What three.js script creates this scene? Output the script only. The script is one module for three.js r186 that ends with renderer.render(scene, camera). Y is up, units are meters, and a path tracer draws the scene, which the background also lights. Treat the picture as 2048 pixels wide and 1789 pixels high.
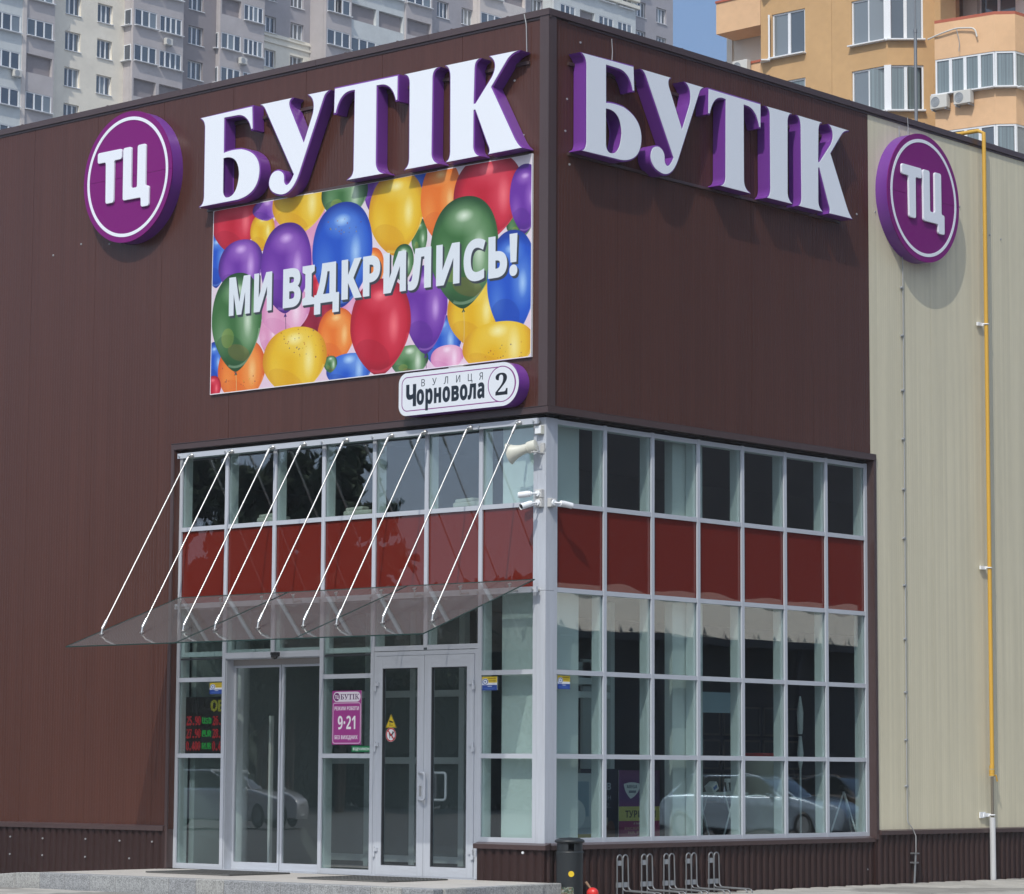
import * as THREE from 'three';
import { mergeGeometries, toCreasedNormals } from 'three/addons/utils/BufferGeometryUtils.js';
import { RoundedBoxGeometry } from 'three/addons/geometries/RoundedBoxGeometry.js';

// ------------------------------------------------------------------ camera, sky, sun, exposure
const W = 1024, H = 894;
const scene = new THREE.Scene();
const camera = new THREE.PerspectiveCamera(17.575, W / H, 0.5, 3000);
camera.rotation.order = 'YXZ';
camera.position.set(22.357, 1.49, 26.013);
camera.rotation.set(6.3888 * Math.PI / 180, 41.3589 * Math.PI / 180, 0.3208 * Math.PI / 180);
camera.updateMatrixWorld(true);

const SUN = new THREE.Vector3(0.255, 0.742, 0.62).normalize();
const renderer = new THREE.WebGLRenderer({ antialias: true });
renderer.setSize(W, H);
renderer.toneMapping = THREE.LinearToneMapping;
renderer.toneMappingExposure = 1.27;
renderer.shadowMap.enabled = true;
const sun = new THREE.DirectionalLight(new THREE.Color(1.0, 0.95, 0.87), 2.2);
sun.position.copy(SUN).multiplyScalar(120);
sun.castShadow = true;
Object.assign(sun.shadow.camera, { left: -40, right: 40, top: 40, bottom: -40, near: 1, far: 300 });
sun.shadow.mapSize.set(4096, 4096);
sun.shadow.bias = -0.0004;
scene.add(sun);
scene.fog = new THREE.FogExp2(new THREE.Color(0.70, 0.73, 0.78), 0.0004);
{ // a hazy clear sky: pale at the horizon, deeper blue above, a soft glow round the sun
  const w = 256, h = 128, data = new Float32Array(w * h * 4), d = new THREE.Vector3();
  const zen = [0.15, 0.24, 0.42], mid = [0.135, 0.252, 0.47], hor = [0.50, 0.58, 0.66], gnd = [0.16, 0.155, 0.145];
  for (let j = 0; j < h; j++) for (let i = 0; i < w; i++) {
    const el = ((j + 0.5) / h - 0.5) * Math.PI, az = ((i + 0.5) / w - 0.5) * 2 * Math.PI;
    d.set(Math.cos(el) * Math.cos(az), Math.sin(el), Math.cos(el) * Math.sin(az));
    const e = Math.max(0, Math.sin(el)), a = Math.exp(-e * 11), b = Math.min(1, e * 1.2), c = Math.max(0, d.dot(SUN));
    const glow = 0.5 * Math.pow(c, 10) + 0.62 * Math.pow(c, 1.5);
    for (let k = 0; k < 3; k++) {
      let v = (mid[k] * (1 - b) + zen[k] * b) * (1 - a) + hor[k] * a;
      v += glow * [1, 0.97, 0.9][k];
      if (el < 0) v = hor[k] * Math.exp(el * 30) + gnd[k] * (1 - Math.exp(el * 30));
      data[(j * w + i) * 4 + k] = v;
    }
    data[(j * w + i) * 4 + 3] = 1;
  }
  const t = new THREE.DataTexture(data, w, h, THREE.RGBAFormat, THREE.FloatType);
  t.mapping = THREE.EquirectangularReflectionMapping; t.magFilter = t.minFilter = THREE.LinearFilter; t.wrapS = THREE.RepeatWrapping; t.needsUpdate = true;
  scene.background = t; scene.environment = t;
}

// ------------------------------------------------------------------ helpers
let seed = 7, dressed = 0;
const rnd = () => { seed = (seed + 0x6d2b79f5) | 0; let t = Math.imul(seed ^ (seed >>> 15), 1 | seed); t = (t + Math.imul(t ^ (t >>> 7), 61 | t)) ^ t; return ((t ^ (t >>> 14)) >>> 0) / 4294967296; };
const rr = (a, b) => a + (b - a) * rnd();
const counts = {};
const numbered = (n) => { const k = counts[n] = (counts[n] ?? -1) + 1; return k ? n + '_' + String(k).padStart(3, '0') : n; };
function prep(g) { g = g.index ? g.toNonIndexed() : g; for (const k of Object.keys(g.attributes)) if (!['position', 'normal', 'uv'].includes(k)) g.deleteAttribute(k); if (!g.attributes.uv) g.setAttribute('uv', new THREE.BufferAttribute(new Float32Array(g.attributes.position.count * 2), 2)); g.morphAttributes = {}; return g; }
const join = (gs) => gs.length === 1 ? prep(gs[0]) : mergeGeometries(gs.map(prep), false);
function metric(g) { // uv in metres, laid by the way each face points
  g = prep(g); const p = g.attributes.position, n = g.attributes.normal, u = g.attributes.uv;
  for (let i = 0; i < p.count; i++) {
    const ax = Math.abs(n.getX(i)), ay = Math.abs(n.getY(i)), az = Math.abs(n.getZ(i));
    if (ay >= ax && ay >= az) u.setXY(i, p.getX(i), p.getZ(i)); else if (ax > az) u.setXY(i, -p.getZ(i), p.getY(i)); else u.setXY(i, p.getX(i), p.getY(i));
  }
  return g;
}
const shine = (m) => { m.castShadow = true; m.receiveShadow = true; return m; };
function mesh(name, g, mat, parent) { const m = shine(new THREE.Mesh(Array.isArray(g) ? join(g) : g, mat)); m.name = name; parent?.add(m); return m; }
function tag(o, label, category, group) { o.name = numbered(o.name); o.userData.label = label; o.userData.category = category; if (group) o.userData.group = group; scene.add(o); return o; }
function thing(name, label, category, [x, y, z] = [0, 0, 0], group) { const o = new THREE.Group(); o.name = name; o.position.set(x, y, z); return tag(o, label, category, group); }
function structure(o) { o.name = numbered(o.name); o.userData.kind = 'structure'; scene.add(o); return o; }
const box = (w, h, d, x = 0, y = 0, z = 0) => new THREE.BoxGeometry(w, h, d).translate(x, y, z);
const span = (x0, x1, y0, y1, z0, z1) => box(Math.abs(x1 - x0), Math.abs(y1 - y0), Math.abs(z1 - z0), (x0 + x1) / 2, (y0 + y1) / 2, (z0 + z1) / 2);
const rbox = (w, h, d, r, x = 0, y = 0, z = 0) => new RoundedBoxGeometry(w, h, d, 2, r).translate(x, y, z);
const cyl = (r0, r1, h, n = 20) => new THREE.CylinderGeometry(r0, r1, h, n);
const v3 = (x, y, z) => new THREE.Vector3(x, y, z);
const UPV = v3(0, 1, 0);
function rod(a, b, r, n = 10, r2 = r) { const d = v3(...b).sub(v3(...a)), g = new THREE.CylinderGeometry(r2, r, d.length(), n); g.applyQuaternion(new THREE.Quaternion().setFromUnitVectors(UPV, d.clone().normalize())); return g.translate((a[0] + b[0]) / 2, (a[1] + b[1]) / 2, (a[2] + b[2]) / 2); }
function tube(pts, r, n = 48, k = 8, tension = 0.0) { const path = new THREE.CurvePath(); pts = pts.map((p) => v3(...p)); const R = tension || r * 3; let from = pts[0];
  for (let i = 1; i < pts.length; i++) { if (i === pts.length - 1) { path.add(new THREE.LineCurve3(from, pts[i])); break; }
    const a = pts[i].clone().add(pts[i - 1].clone().sub(pts[i]).setLength(Math.min(R, pts[i].distanceTo(pts[i - 1]) / 2.01))), b = pts[i].clone().add(pts[i + 1].clone().sub(pts[i]).setLength(Math.min(R, pts[i].distanceTo(pts[i + 1]) / 2.01)));
    path.add(new THREE.LineCurve3(from, a)); path.add(new THREE.QuadraticBezierCurve3(a, pts[i], b)); from = b; }
  return new THREE.TubeGeometry(path, n, r, k, false); }
function shapeOf(s, f = 1) { const sh = new THREE.Path(), out = new THREE.Shape(); for (const [, c, n] of s.matchAll(/([MLQ])([^MLQ]*)/g)) { const v = n.trim().split(/\s+/).map((q) => q * f); if (c === 'M') out.moveTo(v[0], v[1]); else if (c === 'L') out.lineTo(v[0], v[1]); else out.quadraticCurveTo(v[0], v[1], v[2], v[3]); } return out; }
const roundPoly = (pts, r) => { const s = new THREE.Shape(), n = pts.length; pts.forEach(([x, y], i) => { const [ax, ay] = pts[(i + n - 1) % n], [bx, by] = pts[(i + 1) % n], la = Math.hypot(ax - x, ay - y), lb = Math.hypot(bx - x, by - y), k = Math.min(r, la / 2.2, lb / 2.2); const p = [x + (ax - x) * k / la, y + (ay - y) * k / la], q = [x + (bx - x) * k / lb, y + (by - y) * k / lb]; i ? s.lineTo(...p) : s.moveTo(...p); s.quadraticCurveTo(x, y, ...q); }); s.closePath(); return s; };
const poly = (pts) => new THREE.Shape(pts.map(([x, y]) => new THREE.Vector2(x, y)));
function roundRect(x0, y0, x1, y1, r, rRight = r) { const s = new THREE.Shape(); s.moveTo(x0 + r, y0); s.lineTo(x1 - rRight, y0); s.absarc(x1 - rRight, y0 + rRight, rRight, -Math.PI / 2, 0); s.lineTo(x1, y1 - rRight); s.absarc(x1 - rRight, y1 - rRight, rRight, 0, Math.PI / 2); s.lineTo(x0 + r, y1); s.absarc(x0 + r, y1 - r, r, Math.PI / 2, Math.PI); s.lineTo(x0, y0 + r); s.absarc(x0 + r, y0 + r, r, Math.PI, 1.5 * Math.PI); return s; }
const extrude = (s, depth, o = {}) => new THREE.ExtrudeGeometry(s, { depth, bevelEnabled: false, curveSegments: 14, ...o });
const turnR = (g) => g.rotateY(Math.PI / 2); // from the left front (facing +z) to the right front (facing +x): x becomes -z

// ------------------------------------------------------------------ textures and materials
function canvas(w, h, draw) { const c = document.createElement('canvas'); c.width = w; c.height = h; draw(c.getContext('2d'), w, h); const t = new THREE.CanvasTexture(c); t.colorSpace = THREE.SRGBColorSpace; t.anisotropy = 8; return t; }
function valueNoise(px, py, n) { // a tiling value noise table
  const t = new Float32Array(n * n); for (let i = 0; i < t.length; i++) t[i] = rnd();
  return (u, v) => { const x = u * px, y = v * py, i = Math.floor(x), j = Math.floor(y), fx = x - i, fy = y - j, sx = fx * fx * (3 - 2 * fx), sy = fy * fy * (3 - 2 * fy), q = (a, b) => t[((b % py + py) % py % n) * n + ((a % px + px) % px % n)]; return (q(i, j) * (1 - sx) + q(i + 1, j) * sx) * (1 - sy) + (q(i, j + 1) * (1 - sx) + q(i + 1, j + 1) * sx) * sy; };
}
function dataTex(n, f, srgb = false, m = n) { const d = new Uint8Array(n * m * 4); for (let j = 0; j < m; j++) for (let i = 0; i < n; i++) { const v = f(i / n, j / m), a = Array.isArray(v) ? v : [v, v, v]; for (let k = 0; k < 3; k++) d[(j * n + i) * 4 + k] = Math.max(0, Math.min(255, a[k] * 255)); d[(j * n + i) * 4 + 3] = 255; }
  const t = new THREE.DataTexture(d, n, m); t.wrapS = t.wrapT = THREE.RepeatWrapping; t.magFilter = THREE.LinearFilter; t.minFilter = THREE.LinearMipmapLinearFilter; t.generateMipmaps = true; if (srgb) t.colorSpace = THREE.SRGBColorSpace; t.needsUpdate = true; return t; }
const nA = valueNoise(8, 8, 64), nB = valueNoise(32, 32, 64), nC = valueNoise(64, 64, 64), nS = valueNoise(64, 3, 64);
const rep = (t, x, y) => { const c = t.clone(); c.repeat.set(x, y); c.needsUpdate = true; return c; };
const mottle = dataTex(256, (u, v) => 0.86 + 0.10 * nA(u, v) + 0.06 * nB(u, v) + 0.05 * (nC(u, v) - 0.3));
const streak = dataTex(256, (u, v) => 0.84 + 0.16 * nS(u, v) * (0.6 + 0.4 * nA(u, v)) + 0.03 * nC(u, v));
const roughT = dataTex(256, (u, v) => 0.75 + 0.25 * nB(u, v));
const ribs = dataTex(256, (u) => { const a = (u * 16) % 1; return a < 0.18 ? 0 : 1; }, false, 4); // fine rolled micro-ribs, 16 to the repeat
const granite = dataTex(256, (u, v) => { const a = nC(u, v), b = nC(v * 1 + 0.37, u + 0.11); return 0.62 + 0.5 * (a - 0.5) + 0.35 * (b - 0.5) + 0.15 * nA(u, v); });
const std = (c, roughness = 0.6, o = {}) => new THREE.MeshStandardMaterial({ color: new THREE.Color().setRGB(...c), roughness, ...o });
const phys = (c, roughness, o) => new THREE.MeshPhysicalMaterial({ color: new THREE.Color().setRGB(...c), roughness, ...o });
const panelMat = (c, ro = 0.42) => phys(c, ro, { map: rep(streak, 0.29, 0.11), roughnessMap: rep(roughT, 0.4, 0.3), bumpMap: rep(ribs, 1 / 0.86, 1), bumpScale: 0.0016, specularIntensity: 0.75 });
const M = {
  brown: panelMat([0.089, 0.036, 0.026], 0.27),
  cream: panelMat([0.72, 0.665, 0.49], 0.5),
  trim: phys([0.072, 0.045, 0.043], 0.34, { map: rep(mottle, 0.5, 0.5), clearcoat: 0.3, clearcoatRoughness: 0.25 }),
  plinth: phys([0.040, 0.021, 0.019], 0.42, { map: rep(streak, 0.6, 0.4), specularIntensity: 0.6 }),
  gap: std([0.02, 0.017, 0.017], 0.9),
  alu: phys([0.50, 0.53, 0.58], 0.42, { map: rep(mottle, 0.7, 0.7), clearcoat: 0.25, clearcoatRoughness: 0.3 }),
  aluIn: std([0.72, 0.76, 0.76], 0.5),
  gasket: std([0.03, 0.035, 0.04], 0.7),
  steel: std([0.60, 0.60, 0.58], 0.3, { metalness: 0.85 }),
  galv: std([0.24, 0.25, 0.26], 0.45, { metalness: 0.55 }),
  greysteel: std([0.30, 0.32, 0.34], 0.5),
  white: std([0.80, 0.82, 0.84], 0.45),
  signWhite: phys([0.80, 0.84, 0.90], 0.35, { clearcoat: 0.2, clearcoatRoughness: 0.2 }),
  signFace: phys([0.19, 0.013, 0.165], 0.5, { specularIntensity: 0.4 }),
  signSide: phys([0.17, 0.045, 0.30], 0.32, { specularIntensity: 0.8 }),
  glass: phys([0.87, 0.935, 0.93], 0.0, { transmission: 1, thickness: 0, ior: 2.3 }),
  canopy: phys([0.50, 0.495, 0.49], 0.02, { transmission: 0.84, thickness: 0, ior: 1.5, specularIntensity: 0.45 }),
  glassEdge: phys([0.02, 0.06, 0.055], 0.1, {}),
  red: phys([0.138, 0.017, 0.011], 0.0, { ior: 1.68 }),
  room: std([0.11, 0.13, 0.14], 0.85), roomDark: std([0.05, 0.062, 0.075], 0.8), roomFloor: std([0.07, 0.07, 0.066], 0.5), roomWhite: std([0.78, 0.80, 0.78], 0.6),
  granite: std([0.44, 0.45, 0.45], 0.7, { map: rep(granite, 1.6, 1.6) }),
  granite2: std([0.39, 0.40, 0.41], 0.7, { map: rep(granite, 1.3, 1.9) }),
  granite3: std([0.47, 0.47, 0.45], 0.7, { map: rep(granite, 1.9, 1.3) }),
  tile: std([0.52, 0.49, 0.45], 0.75, { map: rep(mottle, 0.8, 0.8) }),
  rubber: std([0.10, 0.10, 0.095], 0.9),
  black: std([0.012, 0.012, 0.013], 0.45),
  cableGrey: std([0.34, 0.35, 0.36], 0.55), yellow: std([0.62, 0.36, 0.05], 0.45), acWhite: std([0.58, 0.57, 0.53], 0.5), horn: std([0.60, 0.60, 0.52], 0.45), junction: std([0.50, 0.50, 0.49], 0.6),
  bin: phys([0.018, 0.022, 0.024], 0.45, { map: rep(mottle, 2, 2) }),
};

// ------------------------------------------------------------------ ground
{
  const g = new THREE.PlaneGeometry(1600, 1600).rotateX(-Math.PI / 2).translate(0, -0.035, 0);
  structure(mesh('ground', metric(g), std([0.12, 0.118, 0.115], 0.9, { map: rep(mottle, 0.08, 0.08) })));
  // concrete paving blocks in the strips the picture looks at
  const spots = [];
  const add = (x0, x1, z0, z1) => { let row = 0; for (let z = z0; z < z1; z += 0.2, row++) for (let x = x0 + (row % 2) * 0.15; x < x1; x += 0.3) spots.push([x, z]); };
  add(0.25, 4.2, -14.5, -0.2); add(0.75, 3.5, -0.2, 2.6); add(-11, 0.9, 2.62, 5.6);
  const im = new THREE.InstancedMesh(new RoundedBoxGeometry(0.294, 0.06, 0.194, 1, 0.006), std([0.34, 0.33, 0.31], 0.85), spots.length), m4 = new THREE.Matrix4(), c = new THREE.Color();
  spots.forEach(([x, z], i) => { m4.makeTranslation(x, -0.032 + rr(-0.002, 0.002), z); im.setMatrixAt(i, m4); const t = nA(x * 0.13 + 3, z * 0.045 + 5) > 0.5 ? 0.72 : 1.1; const k = t * rr(0.85, 1.15); im.setColorAt(i, c.setRGB(k, k * 0.99, k * 0.96)); });
  im.name = 'paving_blocks'; shine(im); im.userData.kind = 'stuff'; im.userData.label = 'grey concrete paving blocks in front of the store'; im.userData.category = 'paving'; scene.add(im);
}
// granite-edged entrance platform with a ramp at its left end
const PY = 0.19;
{
  const plat = new THREE.Group(); plat.name = 'entrance_platform'; structure(plat);
  const top = new THREE.Shape(); [[-9.1, 0.07], [0.28, 0.07], [0.50, 2.28], [-9.1, 2.28]].forEach(([x, z], i) => i ? top.lineTo(x, -z) : top.moveTo(x, -z)); top.closePath();
  // slab tiles as pieces, sloping with the ramp left of x = -6.5
  const yAt = (x) => x > -6.5 ? PY : Math.max(0.0, PY * (1 - (-6.5 - x) / 2.6));
  for (let x = -9.1; x < 0.3; x += 0.6) for (let k = 0; k < 4; k++) {
    const x1 = Math.min(x + 0.596, 0.30 + 0.05 * k), z0 = 0.08 + k * 0.55, z1 = z0 + 0.546;
    if (x1 - x < 0.05) continue;
    const g = span(x, x1, -0.06, 0, z0, z1); const p = g.attributes.position; for (let i = 0; i < p.count; i++) p.setY(i, p.getY(i) + yAt(p.getX(i)) - (0.001 * rnd()));
    mesh('tile', metric(g), M.tile, plat);
  }
  const kerb = (x0, x1, z0, z1, i) => { const g = new RoundedBoxGeometry(Math.abs(x1 - x0) - 0.004, 0.26, Math.abs(z1 - z0) - 0.002, 2, 0.012).translate((x0 + x1) / 2, -0.13, (z0 + z1) / 2), p = g.attributes.position; for (let k = 0; k < p.count; k++) p.setY(k, p.getY(k) + yAt(p.getX(k)) + 0.003); mesh('kerb_stone', metric(g), [M.granite, M.granite2, M.granite3][Math.floor(rnd() * 3)], plat); };
  let i = 0; for (let x = -9.1; x < 0.5; x += 0.48) kerb(x, Math.min(x + 0.48, 0.54), 2.29, 2.46, i++);
  for (let z = 0.08; z < 2.28; z += 0.37) { const o = (z - 0.08) * 0.1; kerb(0.22 + o, 0.34 + o, z, Math.min(z + 0.37, 2.285), i++); }
  // core so that nothing shows through the joints
  mesh('bedding', metric(span(-6.5, 0.22, -0.1, PY - 0.065, 0.08, 2.29)), std([0.2, 0.19, 0.18], 0.95), plat);
}

// ------------------------------------------------------------------ the store
const D = 0.09, TOP = 10.56, OT = 5.735, ZL = -0.03;
const store = thing('shop_building', 'dark brown clad shopping centre with a glazed corner entrance', 'building');
const part = (name, g, m) => mesh(name, g, m, store);
const LX = [-0.169, -1.049, -1.95, -2.847, -3.748, -4.645, -5.554, -6.451];
const RZ = [-0.182, -1.114, -2.045, -2.977, -3.908, -4.84, -5.771, -6.703];
const RE = 0.67, RD = 1.665, RC = 2.662, RB = 3.64, RA = 4.665, RT = 5.662;
{ // cladding panels, left front (facing +z) and right front (facing +x)
  const jl = [0.07]; for (let x = -1.32; x > -14; x -= 1.375) jl.push(x);
  const leftPanel = (a, b, y0, y1) => part('wall_panel', metric(span(a - 0.0025, b + 0.0025, y0, y1, D - 0.1, D)), M.brown);
  for (let i = 0; i + 1 < jl.length; i++) {
    const a = jl[i], b = jl[i + 1];
    if (b > -6.46) leftPanel(a, b, OT + 0.003, TOP);
    else if (a > -6.46) part('wall_panel', metric(extrude(poly([[a - 0.0025, OT + 0.003], [a - 0.0025, TOP], [b + 0.0025, TOP], [b + 0.0025, 0.70], [-6.47, 0.70], [-6.47, OT + 0.003]]), 0.1).translate(0, 0, D - 0.1)), M.brown);
    else leftPanel(a, b, 0.70, TOP);
  }
  part('wall_panel', metric(span(-40, jl[jl.length - 1] - 0.0025, 0, TOP, D - 0.1, D)), M.brown);
  const jr = [0.07, -1.229, -2.6, -3.98, -5.36, -6.69];
  for (let i = 0; i + 1 < jr.length; i++) part('wall_panel', metric(span(D - 0.1, D, OT + 0.003, TOP, jr[i] - 0.0025, jr[i + 1] + 0.0025)), M.brown);
  const jc = [-6.69, -8.215, -9.62, -11.0, -12.4, -13.8];
  part('wall_panel', metric(extrude(poly([[6.6925, OT + 0.003], [6.6925, TOP], [8.2125, TOP], [8.2125, 0.70], [6.75, 0.70], [6.75, OT + 0.003]]), 0.1).translate(0, 0, D - 0.1).rotateY(Math.PI / 2)), M.cream);
  for (let i = 1; i + 1 < jc.length; i++) part('wall_panel', metric(span(D - 0.1, D, 0.70, TOP, jc[i] - 0.0025, jc[i + 1] + 0.0025)), M.cream);
  part('wall_panel', metric(span(D - 0.1, D, 0, TOP, -13.803, -30)), M.cream);
  // backing wall behind the joints, far walls and roof: the shell is closed
  part('backing_wall', [span(-40, D - 0.1, OT + 0.2, TOP - 0.02, D - 0.3, D - 0.104), span(-40, -6.55, 0, OT + 0.2, D - 0.3, D - 0.104), span(D - 0.3, D - 0.104, OT + 0.2, TOP - 0.02, D - 0.304, -30), span(D - 0.3, D - 0.104, 0, OT + 0.2, -6.80, -30), span(-40, D - 0.1, 0, TOP, -30, -30.2), span(-40.2, -40, 0, TOP, D, -30)], M.gap);
  part('roof', metric(span(-40, D - 0.05, TOP - 0.06, TOP - 0.01, D - 0.05, -30)), std([0.22, 0.22, 0.23], 0.8));
  // parapet flashing in lengths, with a lower lip, and corner flashing
  const cap = (g) => part('parapet_trim', g, M.trim);
  for (let x = D + 0.035; x > -14; x -= 2.0) cap([span(x, Math.max(x - 1.996, -40), 10.575, 10.655, D - 0.35, D + 0.035), span(x, x - 1.996, 10.545, 10.573, D - 0.02, D + 0.012)]);
  cap([span(-14, -40, 10.575, 10.655, D - 0.35, D + 0.035)]);
  for (let z = D + 0.035 - 0.386; z > -13; z -= 2.0) cap([span(D - 0.35, D + 0.035, 10.575, 10.655, z, z - 1.996), span(D - 0.02, D + 0.012, 10.545, 10.573, z, z - 1.996)]);
  cap([span(D - 0.35, D + 0.035, 10.575, 10.655, -14.4, -30)]);
  part('corner_trim', [span(D - 0.12, D + 0.022, OT + 0.08, 10.574, D + 0.001, D + 0.024), span(D + 0.0005, D + 0.0235, OT + 0.08, 10.574, D + 0.001, D - 0.12)], M.trim);
  const knobs = []; for (let x = -0.6; x > -12; x -= 0.93) knobs.push(cyl(0.018, 0.022, 0.03, 8).translate(x, 10.668, D - 0.03)); for (let z = -0.7; z > -13; z -= 0.93) knobs.push(cyl(0.018, 0.022, 0.03, 8).translate(D - 0.03, 10.668, z));
  for (const k of knobs) part('roof_screw', k, M.trim);
  // flashing round the glazed opening
  const T = D + 0.022;
  part('opening_trim', [span(-6.53, D + 0.03, OT, OT + 0.075, D - 0.09, T), span(-6.53, D - 0.02, OT + 0.077, OT + 0.084, D + 0.001, D + 0.03)], M.trim);
  part('opening_trim', [span(D - 0.09, T + 0.008, OT, OT + 0.075, D - 0.091, -6.79), span(D + 0.001, D + 0.03, OT + 0.077, OT + 0.084, D, -6.79)], M.trim);
  part('opening_trim', [span(-6.53, -6.475, PY, OT - 0.002, -0.15, T)], M.trim);
  part('opening_trim', [span(-0.15, T, 0.60, OT - 0.002, -6.735, -6.795)], M.trim);
  part('soffit', [span(-6.47, -0.1, OT - 0.03, OT - 0.004, -0.25, D - 0.1), span(-0.25, D - 0.1, OT - 0.03, OT - 0.004, -0.25, -6.73)], M.gap);
  // small screws on the cladding
  const bolts = []; const dot = (x, y, z, side) => { const g = cyl(0.014, 0.014, 0.012, 8); side ? g.rotateZ(Math.PI / 2) : g.rotateX(Math.PI / 2); part('screw', g.translate(x, y, z), M.cableGrey); };
  for (const [x, y] of [[-7.9, 8.7], [-8.5, 8.77], [-9.1, 8.68], [-6.05, 8.98], [-4.2, 9.1], [-2.9, 9.12], [-0.45, 9.85], [-0.3, 9.15]]) dot(x, y, D + 0.005, 0);
  for (const [y, z] of [[10.35, -0.5], [9.6, -0.25], [9.2, -0.22], [8.8, -0.3], [9.35, -4.6], [9.1, -6.4], [9.2, -6.85], [9.6, -9.0], [9.3, -9.8], [9.28, -10.1]]) dot(D + 0.005, y, z, 1);
}
{ // corrugated plinth: a rolled trapezoidal sheet per stretch, with a sloping cap flashing
  const rib = (len, y0, y1) => { const s = []; const n = Math.round(len / 0.134), w = len / n; s.push([0, -0.06]); for (let i = 0; i < n; i++) s.push([i * w, 0], [i * w + w * 0.36, 0], [i * w + w * 0.5, 0.028], [i * w + w * 0.86, 0.028]); s.push([len, 0], [len, -0.06]); return extrude(poly(s), y1 - y0).rotateX(-Math.PI / 2).translate(0, y0, 0).scale(1, 1, -1); };
  const flip = (g) => { g = prep(g); const p = g.attributes.position.array, n = g.attributes.normal.array; for (let i = 0; i < p.length; i += 9) for (let k = 0; k < 3; k++) { [p[i + 3 + k], p[i + 6 + k]] = [p[i + 6 + k], p[i + 3 + k]];[n[i + 3 + k], n[i + 6 + k]] = [n[i + 6 + k], n[i + 3 + k]]; } return g; };
  const sheet = (len, y0, y1) => flip(rib(len, y0, y1));
  part('plinth_sheet', metric(sheet(6.5, -0.03, 0.68).translate(-13.0, 0, D + 0.0)), M.plinth);
  part('plinth_sheet', metric(sheet(1.06, PY - 0.05, 0.575).translate(-1.04, 0, 0.03)), M.plinth);
  part('plinth_sheet', metric(turnR(sheet(6.78, -0.03, 0.575)).translate(0.03, 0, 0.04)), M.plinth);
  part('plinth_sheet', metric(turnR(sheet(7.0, -0.03, 0.665)).translate(D + 0.0, 0, -6.74)), M.plinth);
  const capS = (len, y, d0, d1, h) => extrude(poly([[d0, y + 0.03], [d0, y - h - 0.01], [d1 - 0.012, y - h - 0.01], [d1, y - h], [d1, y]]), len).rotateY(-Math.PI / 2).scale(1, 1, 1); // profile x = out, extruded to -x
  const capL = (x0, x1, y, d0, d1, h) => part('plinth_cap', metric(extrude(poly([[d0, y + 0.028], [d0, y - h], [d1, y - h], [d1, y]]), x1 - x0).rotateY(-Math.PI / 2).translate(x1, 0, 0)), M.trim);
  capL(-13.0, -9.8, 0.736, D - 0.05, D + 0.05, 0.06); capL(-9.797, -6.53, 0.736, D - 0.05, D + 0.05, 0.06);
  capL(-1.055, 0.085, 0.62, -0.02, 0.085, 0.055);
  const capR = (z0, z1, y, d0, d1, h) => part('plinth_cap', metric(extrude(poly([[d0, y + 0.028], [d0, y - h], [d1, y - h], [d1, y]]), Math.abs(z1 - z0)).translate(0, 0, Math.min(z0, z1))), M.trim);
  capR(0.0, -1.9, 0.62, -0.02, 0.085, 0.055); capR(-1.903, -4.2, 0.62, -0.02, 0.085, 0.055); capR(-4.203, -6.80, 0.62, -0.02, 0.085, 0.055);
  capR(-6.80, -7.22, 0.712, D - 0.05, D + 0.055, 0.055); capR(-7.223, -10.3, 0.712, D - 0.05, D + 0.055, 0.055); capR(-10.303, -13.8, 0.712, D - 0.05, D + 0.055, 0.055);
  part('plinth_base', [span(-13, -6.54, -0.05, 0.73, -0.1, D - 0.05), span(-1.05, -0.02, -0.05, 0.6, -0.12, -0.032), span(-0.12, -0.032, -0.05, 0.6, -0.02, -6.75), span(-0.1, D - 0.05, -0.05, 0.7, -6.76, -13.8)], M.gap);
  for (const [x, y] of [[-12.4, 0.53], [-11.6, 0.53], [-10.7, 0.54], [-9.7, 0.54], [-9.0, 0.53], [-8.1, 0.54], [-7.4, 0.53], [-6.75, 0.53], [-12.4, 0.3], [-11.6, 0.3], [-10.7, 0.29], [-9.7, 0.3], [-9.0, 0.3], [-8.1, 0.3], [-7.2, 0.3]]) part('screw', cyl(0.012, 0.012, 0.014, 8).rotateX(Math.PI / 2).translate(x, y, D + 0.035), M.cableGrey);
  part('screw', cyl(0.016, 0.016, 0.014, 8).rotateX(Math.PI / 2).translate(-0.28, 0.53, 0.066), M.white);
}
// curtain wall: mullions, transoms, panes, spandrels
const paneGeo = (w, h, amp) => { const g = new THREE.PlaneGeometry(w, h, 6, 6), p = g.attributes.position, a = rr(-1, 1), b = rr(-1, 1), c = rr(0.5, 1.3); for (let i = 0; i < p.count; i++) { const x = p.getX(i) / w, y = p.getY(i) / h; p.setZ(i, amp * ((0.25 - x * x) * c * 2 + (0.25 - y * y) * 2 + a * Math.sin(x * 5 + a) * Math.cos(y * 4 + b) * 0.5)); } g.computeVertexNormals(); return g; };
const mw = 0.058;
function paneL(x0, x1, y0, y1, mat = M.glass, name = 'glass_pane', z = ZL) { const w = Math.abs(x1 - x0), h = y1 - y0; return part(name, paneGeo(w, h, 0.0012).translate((x0 + x1) / 2, (y0 + y1) / 2, z), mat).add(mesh('inner_pane', paneGeo(w, h, 0.0012).translate((x0 + x1) / 2, (y0 + y1) / 2, z - 0.011), mat)); }
function paneR(z0, z1, y0, y1, mat = M.glass, name = 'glass_pane', x = ZL) { const w = Math.abs(z1 - z0), h = y1 - y0; return part(name, paneGeo(w, h, 0.0016).rotateY(Math.PI / 2).translate(x, (y0 + y1) / 2, (z0 + z1) / 2), mat).add(mesh('inner_pane', paneGeo(w, h, 0.0014).rotateY(Math.PI / 2).translate(x - 0.011, (y0 + y1) / 2, (z0 + z1) / 2), mat)); }
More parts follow.
